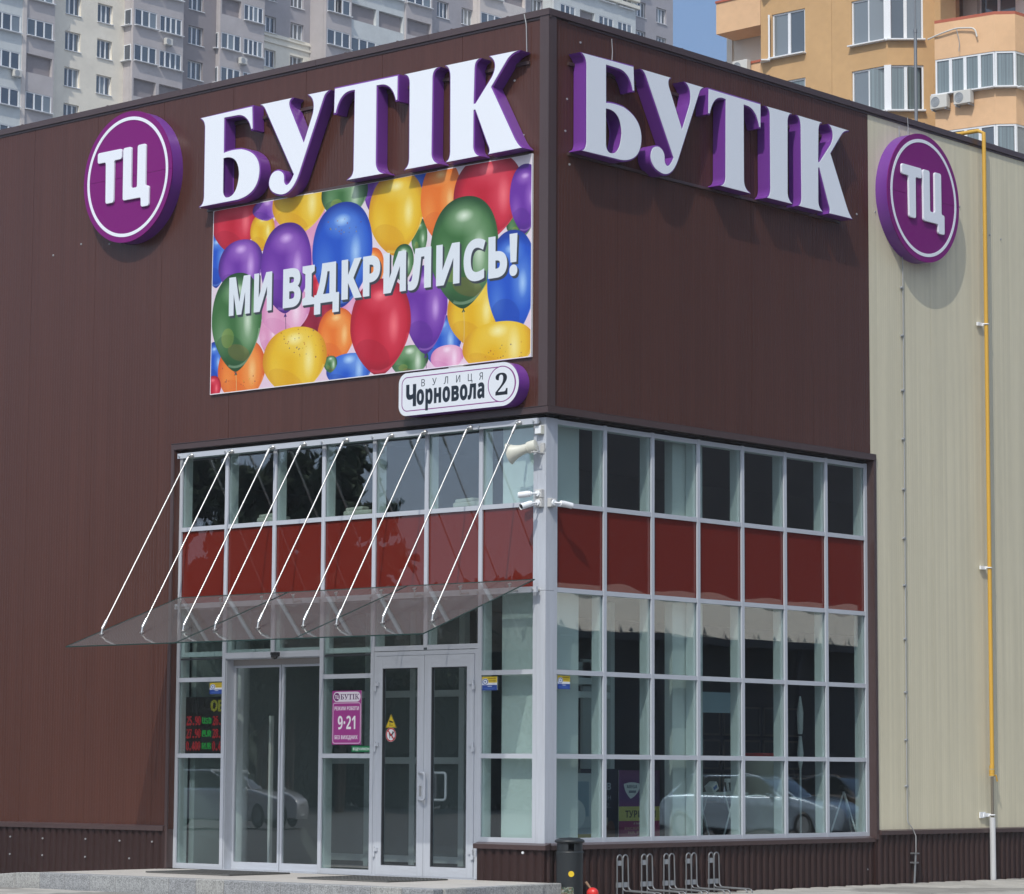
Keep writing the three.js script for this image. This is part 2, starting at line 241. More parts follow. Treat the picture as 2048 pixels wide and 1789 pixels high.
const mullL = (x, y0, y1) => { part('mullion', [span(x - mw / 2, x + mw / 2, y0, y1, -0.022, 0), span(x - 0.012, x + 0.012, y0, y1, -0.04, -0.022)], M.alu); part('mullion_fin', span(x - 0.028, x + 0.028, y0, y1, -0.045, -0.19), M.aluIn); };
const mullR = (z, y0, y1) => { part('mullion', [span(-0.022, 0, y0, y1, z - mw / 2, z + mw / 2), span(-0.04, -0.022, y0, y1, z - 0.012, z + 0.012)], M.alu); part('mullion_fin', span(-0.045, -0.19, y0, y1, z - 0.028, z + 0.028), M.aluIn); };
const railL = (a, b, y, h = 0.056, z1 = -0.004) => { part('transom', span(a - mw / 2, b + mw / 2, y - h / 2, y + h / 2, -0.026, z1), M.alu); part('transom_fin', span(a - 0.028, b + 0.028, y - 0.025, y + 0.025, -0.045, -0.16), M.aluIn); };
const railR = (a, b, y, h = 0.056) => { part('transom', span(-0.026, -0.004, y - h / 2, y + h / 2, a - mw / 2, b + mw / 2), M.alu); part('transom_fin', span(-0.045, -0.16, y - 0.025, y + 0.025, a - 0.028, b + 0.028), M.aluIn); };
const red = (side, a, b) => { const g = paneGeo(Math.abs(b - a) - 0.03, RA - RB - 0.03, 0.0012); side ? g.rotateY(Math.PI / 2).translate(-0.03, (RA + RB) / 2, (a + b) / 2) : g.translate((a + b) / 2, (RA + RB) / 2, -0.03); part('spandrel_panel', g, M.red); };
{
  // left front
  const y0s = [RE - 0.03, 2.99, 2.99, PY, PY, 2.97, PY, PY];
  LX.forEach((x, i) => mullL(x, i === 1 ? PY : y0s[i], RT + 0.03));
  mullL(LX[3] + 0.0, PY, PY + 0.001);
  for (let i = 0; i < 7; i++) {
    const a = LX[i], b = LX[i + 1];
    railL(a, b, RT - 0.005, 0.05); railL(a, b, RA); railL(a, b, RB);
    paneL(a, b, RA, RT); red(0, a, b);
    const low = [RE, 2.99, 2.99, 2.945, 2.97, 2.97, 2.955][i];
    paneL(a, b, low, RB, M.glass);
    if (i === 0) { railL(a, b, RE, 0.06); railL(a, b, RD); railL(a, b, RC); }
    if (i === 1 || i === 2) railL(a, b, 2.99, 0.06);
    if (i === 3 || i === 6) { // opening light above, fixed panes below
      part('vent_gap', span(a - 0.03, b + 0.03, low - 0.03, low - 0.006, -0.05, -0.028), M.gasket);
      railL(a, b, RC); railL(a, b, RD); railL(a, b, PY + 0.035, 0.07); paneL(a, b, PY + 0.05, low - 0.03);
    }
    if (i >= 3) part('vent_frame', [span(a - 0.03, a - 0.09, low + 0.01, RB - 0.03, -0.05, -0.10), span(b + 0.03, b + 0.09, low + 0.01, RB - 0.03, -0.05, -0.10), span(a - 0.09, b + 0.09, low + 0.01, low + 0.075, -0.05, -0.10)], M.aluIn);
  }
  railL(LX[4], LX[6], 2.965, 0.075, 0.003);
  // right front
  RZ.forEach((z) => mullR(z, RE - 0.03, RT + 0.03));
  for (let i = 0; i < 7; i++) {
    const a = RZ[i], b = RZ[i + 1];
    for (const y of [RT - 0.005, RA, RB, RC, RD]) railR(a, b, y); railR(a, b, RE - 0.005, 0.066);
    paneR(a, b, RA, RT); red(1, a, b); paneR(a, b, RC, RB); paneR(a, b, RD, RC); paneR(a, b, RE, RD);
  }
  // corner column of folded aluminium, in two lengths
  for (const [y0, y1] of [[0.605, 3.62], [3.624, RT + 0.03]]) part('corner_column', [span(-0.135, 0.004, y0, y1, 0.004, -0.02), span(-0.02, 0.0042, y0, y1, -0.0201, -0.148)], M.alu);
  part('column_gap', [span(-0.145, -0.13, 0.6, RT, -0.012, -0.05), span(-0.05, -0.012, 0.6, RT, -0.14, -0.158)], M.gasket);
}
{ // double swing door, panes 1-3 of the left front
  const x0 = LX[1] - 0.03, x1 = LX[3] + 0.03;
  part('door_frame', [span(x0, x0 - 0.045, PY, 2.955, -0.06, -0.004), span(x1, x1 + 0.045, PY, 2.955, -0.06, -0.004), span(x0 - 0.045, x1 + 0.045, 2.90, 2.952, -0.06, -0.004)], M.alu);
  part('mullion', span(LX[3] - mw / 2, LX[3] + mw / 2, PY, 3.0, -0.06, -0.003), M.alu);
  const leaf = (a, b, left) => {
    const y0 = PY + 0.015, y1 = 2.895, s = 0.112;
    const l = part('door_leaf', [span(a, a + s, y0, y1, -0.05, 0.012), span(b - s, b, y0, y1, -0.05, 0.012), span(a + s, b - s, y1 - 0.15, y1, -0.05, 0.011), span(a + s, b - s, y0, y0 + 0.12, -0.05, 0.011)], M.alu);
    mesh('gasket', [span(a + s, a + s + 0.012, y0 + 0.12, y1 - 0.15, -0.03, 0.006), span(b - s - 0.012, b - s, y0 + 0.12, y1 - 0.15, -0.03, 0.006), span(a + s, b - s, y1 - 0.162, y1 - 0.15, -0.03, 0.0055), span(a + s, b - s, y0 + 0.12, y0 + 0.132, -0.03, 0.0055)], M.gasket, l);
    mesh('glass_pane', paneGeo(b - a - 2 * s, y1 - y0 - 0.27, 0.001).translate((a + b) / 2, (y0 + 0.12 + y1 - 0.15) / 2, -0.02), M.glass, l);
    for (const y of [2.52, 1.775, 0.485]) { const hx = left ? a + 0.005 : b - 0.005, k = left ? 1 : -1; mesh('hinge', [cyl(0.016, 0.016, 0.12, 10).translate(hx, y, 0.026), box(0.055, 0.045, 0.022, hx + k * 0.03, y + 0.03, 0.024), box(0.03, 0.05, 0.02, hx - k * 0.012, y - 0.03, 0.024)], M.alu, l); }
    return l;
  };
  const mid = -1.943;
  const A = leaf(x1 + 0.048, mid - 0.003, true), B = leaf(mid + 0.003, x0 - 0.048, false);
  const pull = (x, dx, z0, z1, p) => mesh('handle', tube([[x, 1.46, z0], [x + dx * 0.6, 1.46, z1], [x + dx, 1.46, z1], [x + dx, 1.13, z1], [x + dx * 0.6, 1.13, z1], [x, 1.13, z0]], 0.016, 60, 10, 0.05), M.alu, p);
  pull(mid - 0.075, 0.15, 0.012, 0.075, A); pull(mid + 0.055, 0.20, -0.05, -0.11, B);
  mesh('lock_plate', [rbox(0.032, 0.13, 0.008, 0.003, mid - 0.05, 1.24, 0.016), cyl(0.006, 0.006, 0.01, 10).rotateX(Math.PI / 2).translate(mid - 0.05, 1.26, 0.018)], M.steel, A);
  part('threshold', span(x1, x0, PY - 0.02, PY + 0.012, -0.08, 0.02), M.alu);
}
{ // sliding door set back in a deep jamb
  const x0 = LX[4] - 0.03, x1 = LX[6] + 0.03, zb = -0.17;
  part('jamb', [span(x1, x1 + 0.01, PY, 2.93, -0.02, zb - 0.05), span(x0 - 0.01, x0, PY, 2.93, -0.02, zb - 0.05), span(x1, x0, 2.915, 2.93, -0.02, zb - 0.05)], M.alu);
  part('door_operator', span(x1 + 0.01, x0 - 0.01, 2.84, 2.914, zb - 0.06, zb + 0.03), std([0.30, 0.28, 0.27], 0.5));
  const leaf = (a, b) => { const y0 = PY + 0.01, y1 = 2.838, s = 0.035; const l = part('sliding_door_leaf', [span(a, a + s, y0, y1, zb - 0.02, zb + 0.02), span(b - s, b, y0, y1, zb - 0.02, zb + 0.02), span(a + s, b - s, y0, y0 + 0.095, zb - 0.02, zb + 0.019), span(a + s, b - s, y1 - 0.03, y1, zb - 0.02, zb + 0.019)], M.alu); mesh('glass_pane', paneGeo(b - a - 2 * s, y1 - y0 - 0.12, 0.0012).translate((a + b) / 2, (y0 + y1 + 0.06) / 2, zb), M.glass, l); return l; };
  const mid = (x0 + x1) / 2 + 0.03; leaf(x1 + 0.012, mid - 0.006); leaf(mid + 0.006, x0 - 0.012);
  part('threshold', span(x1, x0, PY - 0.02, PY + 0.008, zb - 0.06, 0), M.alu);
}
{ // rooms behind the glass
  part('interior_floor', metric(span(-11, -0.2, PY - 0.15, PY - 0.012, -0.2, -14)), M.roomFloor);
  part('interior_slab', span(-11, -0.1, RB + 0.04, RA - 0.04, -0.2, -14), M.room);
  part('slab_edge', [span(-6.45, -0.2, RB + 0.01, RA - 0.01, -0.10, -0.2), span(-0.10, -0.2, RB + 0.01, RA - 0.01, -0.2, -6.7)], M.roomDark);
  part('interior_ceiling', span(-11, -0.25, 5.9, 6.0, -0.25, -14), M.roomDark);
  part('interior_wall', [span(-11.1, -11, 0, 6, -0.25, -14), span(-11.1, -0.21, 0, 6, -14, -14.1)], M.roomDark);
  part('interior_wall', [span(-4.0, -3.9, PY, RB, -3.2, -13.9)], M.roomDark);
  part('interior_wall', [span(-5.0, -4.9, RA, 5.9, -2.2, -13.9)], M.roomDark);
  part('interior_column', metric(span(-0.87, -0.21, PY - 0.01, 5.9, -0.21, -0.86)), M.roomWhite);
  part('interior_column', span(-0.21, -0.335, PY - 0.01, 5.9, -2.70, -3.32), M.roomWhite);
  part('interior_column', cyl(0.11, 0.11, 3.45, 24).translate(-5.95, PY + 1.72, -0.7), M.roomWhite);
  // inner lobby screen with its own doors
  const zl = -2.7, fr = [];
  for (const x of [-6.4, -5.5, -4.65, -3.75]) fr.push(span(x - 0.05, x + 0.05, PY, RB, zl - 0.05, zl + 0.05));
  for (const y of [0.30, 1.62, 2.52]) fr.push(span(-6.4, -3.75, y - 0.045, y + 0.045, zl - 0.045, zl + 0.045));
  part('lobby_screen', fr, M.aluIn);
  const fr2 = []; for (const z of [-1.1, -1.85, -2.6]) fr2.push(span(-1.18, -1.10, PY, RB, z - 0.04, z + 0.04)); for (const y of [0.28, 2.45, 2.62]) fr2.push(span(-1.17, -1.11, y - 0.04, y + 0.04, -1.06, -2.64));
  part('lobby_screen', fr2, M.aluIn);
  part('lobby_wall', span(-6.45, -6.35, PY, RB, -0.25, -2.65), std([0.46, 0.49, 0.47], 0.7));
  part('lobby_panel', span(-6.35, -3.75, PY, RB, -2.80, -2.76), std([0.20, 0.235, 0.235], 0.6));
  part('lobby_post', span(-5.62, -5.58, PY, 2.2, -0.9, -0.95), M.roomWhite);
  for (const [a, b, y0, y1] of [[-1.02, -1.30, PY, 2.5], [-2.08, -2.40, PY, 2.9], [-1.02, -2.62, 2.56, 2.86], [-1.34, -2.04, PY, 0.75]]) part('lobby_door_rail', span(-1.20, -1.16, y0, y1, a, b), std([0.40, 0.44, 0.44], 0.6));
  // things stored on the upper floor, close behind the panes
  part('window_board', [span(-6.4, -0.9, RA + 0.03, RA + 0.05, -0.2, -0.5), span(-0.5, -0.2, RA + 0.03, RA + 0.05, -0.9, -6.7)], M.roomWhite);
}
// ------------------------------------------------------------------ glass canopy hung from steel rods
const RODX = [-6.13, -5.356, -4.583, -4.004, -3.24, -2.453, -1.891, -1.134, -0.341];
{
  const t = thing('glass_canopy', 'sloping grey glass canopy hung on thin steel rods over the entrance', 'canopy', [0, 0, 0]);
  const y0 = 3.75, z0 = 0.10, y1 = 3.03, z1 = 2.03, len = Math.hypot(y1 - y0, z1 - z0), ang = Math.atan2(y0 - y1, z1 - z0);
  const lay = (g) => g.rotateX(ang).translate(0, y0, z0); // local: z from 0 (wall) to len (front), y up
  const xs = [-6.331, -4.252, -2.166, -0.08];
  for (let i = 0; i < 3; i++) {
    const a = xs[i] + 0.003, b = xs[i + 1] - 0.003;
    const p = mesh('glass_panel', lay(new THREE.PlaneGeometry(b - a, len, 4, 4).rotateX(-Math.PI / 2).translate((a + b) / 2, 0, len / 2)), M.canopy, t);
    mesh('polished_edge', [lay(span(a, b, -0.008, 0.006, len - 0.003, len)), lay(span(a, b, -0.008, 0.006, 0, 0.003)), lay(span(a, a + 0.003, -0.008, 0.006, 0.003, len - 0.003)), lay(span(b - 0.003, b, -0.008, 0.006, 0.003, len - 0.003))], M.glassEdge, p);
  }
  for (const y of [5.643, 3.632]) {
    const bar = mesh('mounting_bar', span(-6.40, -0.045, y - 0.034, y + 0.034, 0.085, 0.115), M.alu, t);
    const bolts = []; for (let x = -6.36; x < 0; x += 0.897) { bolts.push(cyl(0.014, 0.014, 0.02, 10).rotateX(Math.PI / 2).translate(Math.min(x, -0.1), y - 0.004, 0.122)); bolts.push(cyl(0.02, 0.02, 0.09, 8).rotateX(Math.PI / 2).translate(Math.min(x, -0.1), y, 0.045)); }
    bolts.forEach((g) => mesh('bolt', g, M.steel, bar));
  }
  for (const x of RODX) {
    const r = mesh('tie_rod', rod([x, 5.62, 0.16], [x, 3.285, 1.585], 0.0092, 10), M.steel, t);
    mesh('fork_end', rod([x, 5.60, 0.17], [x, 5.50, 0.232], 0.018, 10), M.steel, r);
    mesh('fork_end', [rod([x, 3.38, 1.527], [x, 3.27, 1.594], 0.019, 10), rod([x, 3.275, 1.592], [x, 3.185, 1.61], 0.012, 8), cyl(0.03, 0.03, 0.01, 16).rotateX(ang).translate(x, 3.207, 1.604)], M.steel, r);
    mesh('rod_bracket', [new THREE.SphereGeometry(0.034, 14, 10).scale(1.35, 0.9, 0.8).translate(x + 0.02, 5.635, 0.135), rod([x, 5.625, 0.12], [x, 5.625, 0.17], 0.014, 8)], M.steel, r);
    mesh('point_fixing', [rod([x, 3.632, 0.11], [x, 3.60, 0.26], 0.012, 8), rod([x, 3.60, 0.26], [x, 3.70, 0.26], 0.010, 8), cyl(0.024, 0.024, 0.012, 14).rotateX(ang).translate(x, 3.70, 0.26)], M.steel, r);
  }
}

// ------------------------------------------------------------------ signs
const LET = {
  b: ['M-1.63 12.40 L8.26 12.52 L8.42 9.56 L8.19 9.54 Q7.59 11.61 5.57 11.79 L2.91 11.83 L2.94 7.03 Q4.42 7.30 6.38 7.08 Q9.71 6.27 9.83 3.89 Q9.83 0.75 5.83 0.42 L-1.61 0.36 Q-0.79 0.5 -0.72 1.62 L-0.74 10.88 Q-0.74 11.97 -1.63 12.40', 'M2.91 6.34 Q5.83 6.62 5.98 3.77 Q5.69 0.78 3.63 0.94 Q2.98 1.15 2.94 1.93 L2.91 6.34'],
  u: ['M9.91 12.54 L15.75 12.54 Q14.95 12.27 15.38 11.25 L18.04 6.24 L19.64 9.85 Q20.21 11.81 18.76 12.53 L22.49 12.52 Q21.75 12.29 21.49 11.57 L17.35 2.64 Q16.07 -0.20 13.92 0.06 Q11.77 0.45 11.71 1.85 Q11.89 3.37 13.38 3.27 Q14.60 2.96 14.45 1.88 Q14.50 1.25 15.00 1.15 Q15.64 1.19 16.32 2.41 L10.93 11.62 Q10.53 12.36 9.91 12.54'],
  t: ['M23.61 12.54 L34.65 12.51 L34.62 9.46 L34.42 9.46 Q33.79 11.64 31.93 11.83 L30.98 11.87 L30.98 1.90 Q31.11 0.59 32.39 0.36 L26.01 0.38 Q27.16 0.61 27.12 1.85 L27.20 11.86 Q24.56 12.26 23.77 9.40 L23.52 9.41 L23.61 12.54'],
  i: ['M35.91 12.50 L41.65 12.52 Q40.65 12.43 40.63 11.22 L40.57 1.73 Q40.65 0.73 41.62 0.38 L36.07 0.36 Q36.86 0.68 36.82 1.96 L36.78 11.25 Q36.75 12.28 35.91 12.50'],
  k: ['M42.85 12.52 L48.52 12.51 Q47.71 12.43 47.66 11.31 L47.54 6.98 L47.89 6.97 L50.57 9.88 Q51.70 11.58 50.20 12.52 L54.84 12.49 Q53.61 12.39 52.89 11.53 L50.39 8.65 L54.14 1.92 Q54.78 0.79 55.41 0.44 L50.10 0.40 Q50.46 0.78 49.96 1.61 L47.89 6.23 L47.54 6.25 L47.53 1.74 Q47.58 0.69 48.52 0.38 L43.06 0.34 Q43.80 0.58 43.75 1.85 L43.69 10.88 Q43.68 12.23 42.85 12.52'],
};
function lettering(label) { // origin at the wall face, x to the right, z out of the wall
  const t = thing('shop_sign_lettering', label, 'sign', [0, 0, 0], 'five-letter shop signs on the brown walls');
  for (const k of ['b', 'u', 't', 'i', 'k']) {
    const s = shapeOf(LET[k][0], 0.1); if (LET[k][1]) s.holes.push(shapeOf(LET[k][1], 0.1));
    const body = mesh('letter', extrude(s, 0.182, { bevelEnabled: true, bevelThickness: 0.004, bevelSize: 0.019, bevelSegments: 1, curveSegments: 20 }).translate(0, 0, 0.008), M.signSide, t);
    mesh('letter_face', extrude(s, 0.006, { curveSegments: 20 }).translate(0, 0, 0.1955), M.signWhite, body);
  }
  mesh('mounting_rail', [span(-0.2, 5.5, 1.11, 1.15, -0.002, 0.03), span(-0.2, 5.5, -0.005, 0.03, -0.002, 0.03)], M.trim, t);
  return t;
}
lettering('purple and white five-letter sign above the balloon banner').position.set(-5.7, 8.9, D + 0.002);
{ const r = lettering('purple and white five-letter sign on the right-hand brown wall'); r.rotation.y = Math.PI / 2; r.position.set(D + 0.002, 8.91, -0.46); }
const TC = [[[-.678, .437], [-.186, .437], [-.186, .30], [-.34, .30], [-.34, -.288], [-.497, -.288], [-.507, .296], [-.678, .296]], [[-.146, .437], [.015, .437], [.018, -.142], [.15, -.142], [.15, .44], [.308, .44], [.312, -.147], [.386, -.147], [.386, -.42], [.234, -.42], [.23, -.287], [-.14, -.287]]];
function roundSign(label) {
  const t = thing('round_sign', label, 'sign', [0, 0, 0], 'round two-letter shop signs'), R = 0.905;
  mesh('drum', [new THREE.CylinderGeometry(R, R, 0.19, 96, 1, true).rotateX(Math.PI / 2).translate(0, 0, 0.095), new THREE.RingGeometry(0.0, R - 0.01, 96, 1).rotateY(Math.PI).translate(0, 0, 0.002)], M.signSide, t);
  for (const s of [0, 1]) { const h = new THREE.Shape(); const g = Math.asin(0.002 / R); h.absarc(0, 0, R + 0.004, s * Math.PI + g, (s + 1) * Math.PI - g); mesh('face_panel', extrude(h, 0.012, { curveSegments: 64 }).translate(0, 0, 0.188), M.signFace, t); }
  const ring = new THREE.Shape(); ring.absarc(0, 0, 0.832, 0, Math.PI * 2); const hole = new THREE.Path(); hole.absarc(0, 0, 0.786, 0, Math.PI * 2); ring.holes.push(hole);
  mesh('ring', extrude(ring, 0.004, { curveSegments: 64 }).translate(0, 0, 0.1995), M.signWhite, t);
  for (const c of TC) { const cx = c.map(([x, y]) => [x + 0.09, y - 0.04]); const sh = roundPoly(cx, 0.035);
    mesh('letter', extrude(sh, 0.022, { bevelEnabled: true, bevelThickness: 0.004, bevelSize: 0.004, bevelSegments: 2 }).translate(0, 0, 0.206), M.signWhite, t); }
  return t;
}
roundSign('round purple two-letter sign on the brown wall left of the lettering').position.set(-7.33, 9.54, D);
{ const r = roundSign('round purple two-letter sign on the cream wall'); r.rotation.y = Math.PI / 2; r.position.set(D, 9.51, -7.77); }
const fitText = (x, s, x0, x1, base, cap, font, fill, bold = 0) => { x.save(); x.font = `${font}`.replace('$', '100px'); const m = x.measureText(s), a = m.actualBoundingBoxAscent; x.translate(x0, base); x.scale((x1 - x0) / (m.actualBoundingBoxRight + m.actualBoundingBoxLeft), cap / 72); x.fillStyle = fill; x.fillText(s, m.actualBoundingBoxLeft, 0); if (bold) { x.strokeStyle = fill; x.lineWidth = bold; x.lineJoin = 'miter'; x.strokeText(s, m.actualBoundingBoxLeft, 0); } x.restore(); };
{ // balloon banner: flat print
  const tex = canvas(2048, 904, (x, w, h) => {
    const g = x.createLinearGradient(0, 0, 0, h); g.addColorStop(0, '#e8dfe6'); g.addColorStop(1, '#e9cfe0'); x.fillStyle = g; x.fillRect(0, 0, w, h);
    const at = (px, py) => { const fx = (px - 72) / 1875, top = 358 - 333 * fx, ht = 1077 + 108 * fx; return [fx * w, (py - top) / ht * h]; };
    const C = { r: ['#c4142e', '#ff7f86', '#8d0a24'], y: ['#eab60a', '#fff3a8', '#d08a10'], b: ['#1f55c8', '#b9dcff', '#15308a'], v: ['#6d2fa4', '#d9b4f0', '#431a78'], g: ['#3d7038', '#e4f2dd', '#1c4022'], o: ['#ef7a22', '#ffd08a', '#d85a1c'], p: ['#e49fc4', '#ffe6f4', '#d07ab0'], d: ['#8c1030', '#d4455c', '#5c0a20'] };
    const ball = (cx, cy, rx, ry, k, knot = 0) => {
      const [X, Y] = at(cx, cy), RX = rx * 1.09, RY = ry * 0.80, c = C[k]; x.save(); x.translate(X, Y); x.beginPath();
      x.moveTo(0, -RY); x.bezierCurveTo(RX * 0.75, -RY, RX * 1.02, -RY * 0.5, RX, -RY * 0.02); x.bezierCurveTo(RX * 0.95, RY * 0.5, RX * 0.3, RY * 0.98, 0, RY); x.bezierCurveTo(-RX * 0.3, RY * 0.98, -RX * 0.95, RY * 0.5, -RX, -RY * 0.02); x.bezierCurveTo(-RX * 1.02, -RY * 0.5, -RX * 0.75, -RY, 0, -RY);
      const q = x.createRadialGradient(RX * 0.05, -RY * 0.1, RX * 0.2, 0, 0, Math.max(RX, RY) * 1.05); q.addColorStop(0, c[0]); q.addColorStop(0.62, c[0]); q.addColorStop(1, c[2]); x.fillStyle = q; x.fill(); x.clip();
      const blob = (bx, by, br, bs, al) => { x.save(); x.translate(bx * RX, by * RY); x.scale(1, bs); const z = x.createRadialGradient(0, 0, 0, 0, 0, br * RX); z.addColorStop(0, c[1]); z.addColorStop(0.45, c[1] + '99'); z.addColorStop(1, c[1] + '00'); x.globalAlpha = al; x.fillStyle = z; x.beginPath(); x.arc(0, 0, br * RX, 0, 7); x.fill(); x.restore(); };
      blob(-0.05, -0.62, 0.62, 0.7, 0.5); blob(0.0, -0.66, 0.3, 0.55, 1); blob(0.42, -0.05, 0.5, 2.0, 0.5); blob(0.45, 0.0, 0.2, 2.4, 0.8); blob(-0.6, 0.25, 0.4, 2.0, 0.28); { x.globalAlpha = 0.35; x.strokeStyle = c[1]; x.lineWidth = RX * 0.07; x.beginPath(); x.ellipse(0, 0, RX * 0.93, RY * 0.9, 0, 0.2, 1.9); x.stroke(); x.globalAlpha = 0.25; x.fillStyle = c[2]; x.beginPath(); x.ellipse(-RX * 0.25, RY * 0.55, RX * 0.6, RY * 0.3, 0.4, 0, 7); x.fill(); x.globalAlpha = 1; } if (k === 'g') blob(0.5, 0.35, 0.4, 1.2, 0.25);
      if (k === 'g') { x.globalAlpha = 0.3; x.fillStyle = '#b06a30'; x.beginPath(); x.ellipse(RX * 0.1, RY * 0.62, RX * 0.45, RY * 0.16, 0.3, 0, 7); x.fill(); x.fillStyle = '#c9c04a'; x.beginPath(); x.ellipse(-RX * 0.35, RY * 0.3, RX * 0.25, RY * 0.2, 0, 0, 7); x.fill(); }
      x.restore();
      if (knot) { x.fillStyle = c[2]; x.beginPath(); x.moveTo(X, Y + RY - 2); x.lineTo(X + 10, Y + RY + 16); x.lineTo(X - 10, Y + RY + 16); x.fill(); x.strokeStyle = k === 'y' || k === 'g' ? '#d8c58a' : '#564a58'; x.lineWidth = 3; x.beginPath(); x.moveTo(X, Y + RY + 10); x.quadraticCurveTo(X + 12, Y + RY + 90, X - 4, Y + RY + 220); x.stroke(); }
    };
    for (const b of [[100, 650, 80, 170, 'b'], [1370, 170, 90, 120, 'b'], [1460, 1120, 110, 150, 'b'], [95, 1250, 60, 130, 'b'], [560, 480, 110, 150, 'p'], [720, 500, 70, 200, 'p'], [1880, 440, 70, 90, 'g'], [215, 430, 150, 190, 'r'], [390, 480, 78, 115, 'y'], [420, 350, 95, 65, 'v'], [740, 1000, 110, 150, 'd'], [1060, 240, 55, 130, 'v'], [620, 320, 170, 175, 'y'], [890, 260, 138, 155, 'g'], [720, 800, 40, 100, 'r'], [1330, 520, 45, 120, 'g'], [1195, 370, 160, 245, 'y'], [1450, 300, 115, 235, 'o'], [1240, 660, 60, 110, 'g'], [1710, 280, 190, 245, 'r'], [1910, 290, 82, 195, 'v'], [440, 1080, 60, 120, 'p'], [255, 690, 142, 170, 'v'], [1010, 900, 130, 170, 'p'], [540, 950, 150, 150, 'p'], [270, 1300, 150, 200, 'o'], [1060, 700, 70, 130, 'o'], [540, 690, 156, 272, 'v', 1], [880, 610, 180, 310, 'b', 1], [850, 1085, 112, 165, 'o', 1], [1280, 1235, 105, 95, 'g'], [930, 1290, 135, 105, 'b'], [820, 1250, 40, 50, 'g'], [235, 1010, 160, 300, 'g', 1], [600, 1235, 197, 205, 'y'], [1370, 930, 122, 255, 'v', 1], [1110, 1035, 176, 282, 'r'], [1640, 950, 150, 200, 'y'], [1580, 600, 187, 318, 'g', 1], [1840, 790, 132, 305, 'b'], [1490, 1215, 92, 75, 'p'], [1770, 1160, 195, 150, 'y'], [90, 1400, 52, 80, 'r']]) ball(...b);
    for (let i = 0; i < 90; i++) { const [X, Y] = [[620, 1100], [1790, 1170], [900, 430], [250, 1330], [700, 1150]][i % 5].map((v, k) => v + rr(-110, 110) * (k ? 0.5 : 1)); const [a, b] = at(X, Y); x.fillStyle = ['#7a3050', '#50406a', '#b05020', '#c9a830'][i % 4]; x.globalAlpha = 0.7; x.fillRect(a, b, rr(3, 8), rr(3, 7)); } x.globalAlpha = 1;
    for (const [dx, dy, f] of [[11, 12, '#3a3f48'], [7, 8, '#3a3f48'], [0, 0, '#e3ebf2']]) { fitText(x, 'МИ', 0.062 * w + dx, 0.203 * w + dx, 0.583 * h + dy, 0.197 * h, 'bold $ sans-serif', f, 4); fitText(x, 'ВІДКРИЛИСЬ!', 0.243 * w + dx, 0.957 * w + dx, 0.583 * h + dy, 0.197 * h, 'bold $ sans-serif', f, 4); }
    x.strokeStyle = '#f2eef2'; x.lineWidth = 6; x.strokeRect(1, 1, w - 2, h - 2);
  });
  const t = thing('balloon_banner', 'wide banner printed with coloured balloons and white capital lettering', 'banner');
  const g = new THREE.PlaneGeometry(5.637, 2.482, 40, 18), p = g.attributes.position; for (let i = 0; i < p.count; i++) { const a = p.getX(i), b = p.getY(i); p.setZ(i, 0.004 * Math.sin(a * 2.1 + b) * Math.cos(b * 2.7) + 0.003 * Math.sin(a * 9) * Math.max(0, Math.abs(b) - 1.0)); } g.computeVertexNormals();
  mesh('printed_sheet', g.translate(-2.958, 7.66, D + 0.03), std([0.86, 0.86, 0.86], 0.42, { map: tex }), t);
  mesh('hem_frame', [span(-5.775, -0.142, 6.42, 6.445, D + 0.001, D + 0.022), span(-5.775, -0.142, 8.875, 8.9, D + 0.001, D + 0.022), span(-5.775, -5.75, 6.445, 8.875, D + 0.001, D + 0.022), span(-0.167, -0.142, 6.445, 8.875, D + 0.001, D + 0.022)], M.white, t);
}
{ // street name plate
  const t = thing('street_sign', 'white street name plate with number two, purple rim, over the entrance', 'sign');
  const s = roundRect(0, 0, 1.975, 0.53, 0.13, 0.265);
  mesh('box', extrude(s, 0.19, { curveSegments: 24 }).translate(-2.165, 5.835, D + 0.002), M.signSide, t);
  const tex = canvas(1480, 400, (x, w, h) => {
    x.fillStyle = '#e9eef4'; x.fillRect(0, 0, w, h); x.strokeStyle = '#8a3a86'; x.lineWidth = 9;
    const k = w / 1.975; x.beginPath(); x.roundRect(0.055 * k, 0.055 * k, 1.87 * k, 0.42 * k, [0.09 * k, 0.21 * k, 0.21 * k, 0.09 * k]); x.stroke();
    x.beginPath(); x.arc(1.70 * k, 0.265 * k, 0.215 * k, 0, 7); x.fillStyle = '#e9eef4'; x.fill(); x.stroke();
    fitText(x, 'Ч', 0.13 * k, 0.29 * k, 0.415 * k, 0.265 * k, 'bold $ sans-serif', '#16222e', 4); fitText(x, 'орновола', 0.305 * k, 1.42 * k, 0.405 * k, 0.235 * k, 'bold $ sans-serif', '#16222e', 4);
    'ВУЛИЦЯ'.split('').forEach((c, i) => { x.font = `${0.125 * k}px sans-serif`; x.fillStyle = '#16222e'; x.fillText(c, (0.37 + i * 0.193) * k, 0.185 * k); });
    fitText(x, '2', 1.60 * k, 1.80 * k, 0.40 * k, 0.27 * k, 'bold $ serif', '#10161e');
  });
  const g = new THREE.ShapeGeometry(s, 24), u = g.attributes.uv, p = g.attributes.position; for (let i = 0; i < p.count; i++) u.setXY(i, p.getX(i) / 1.975, p.getY(i) / 0.53);
  mesh('face', g.translate(-2.165, 5.835, D + 0.1955), phys([0.88, 0.88, 0.88], 0.35, { map: tex, clearcoat: 0.2, clearcoatRoughness: 0.2 }), t);
  mesh('bracket', span(-1.42, -1.18, 6.37, 6.40, D + 0.01, D + 0.1), M.junction, t);
}
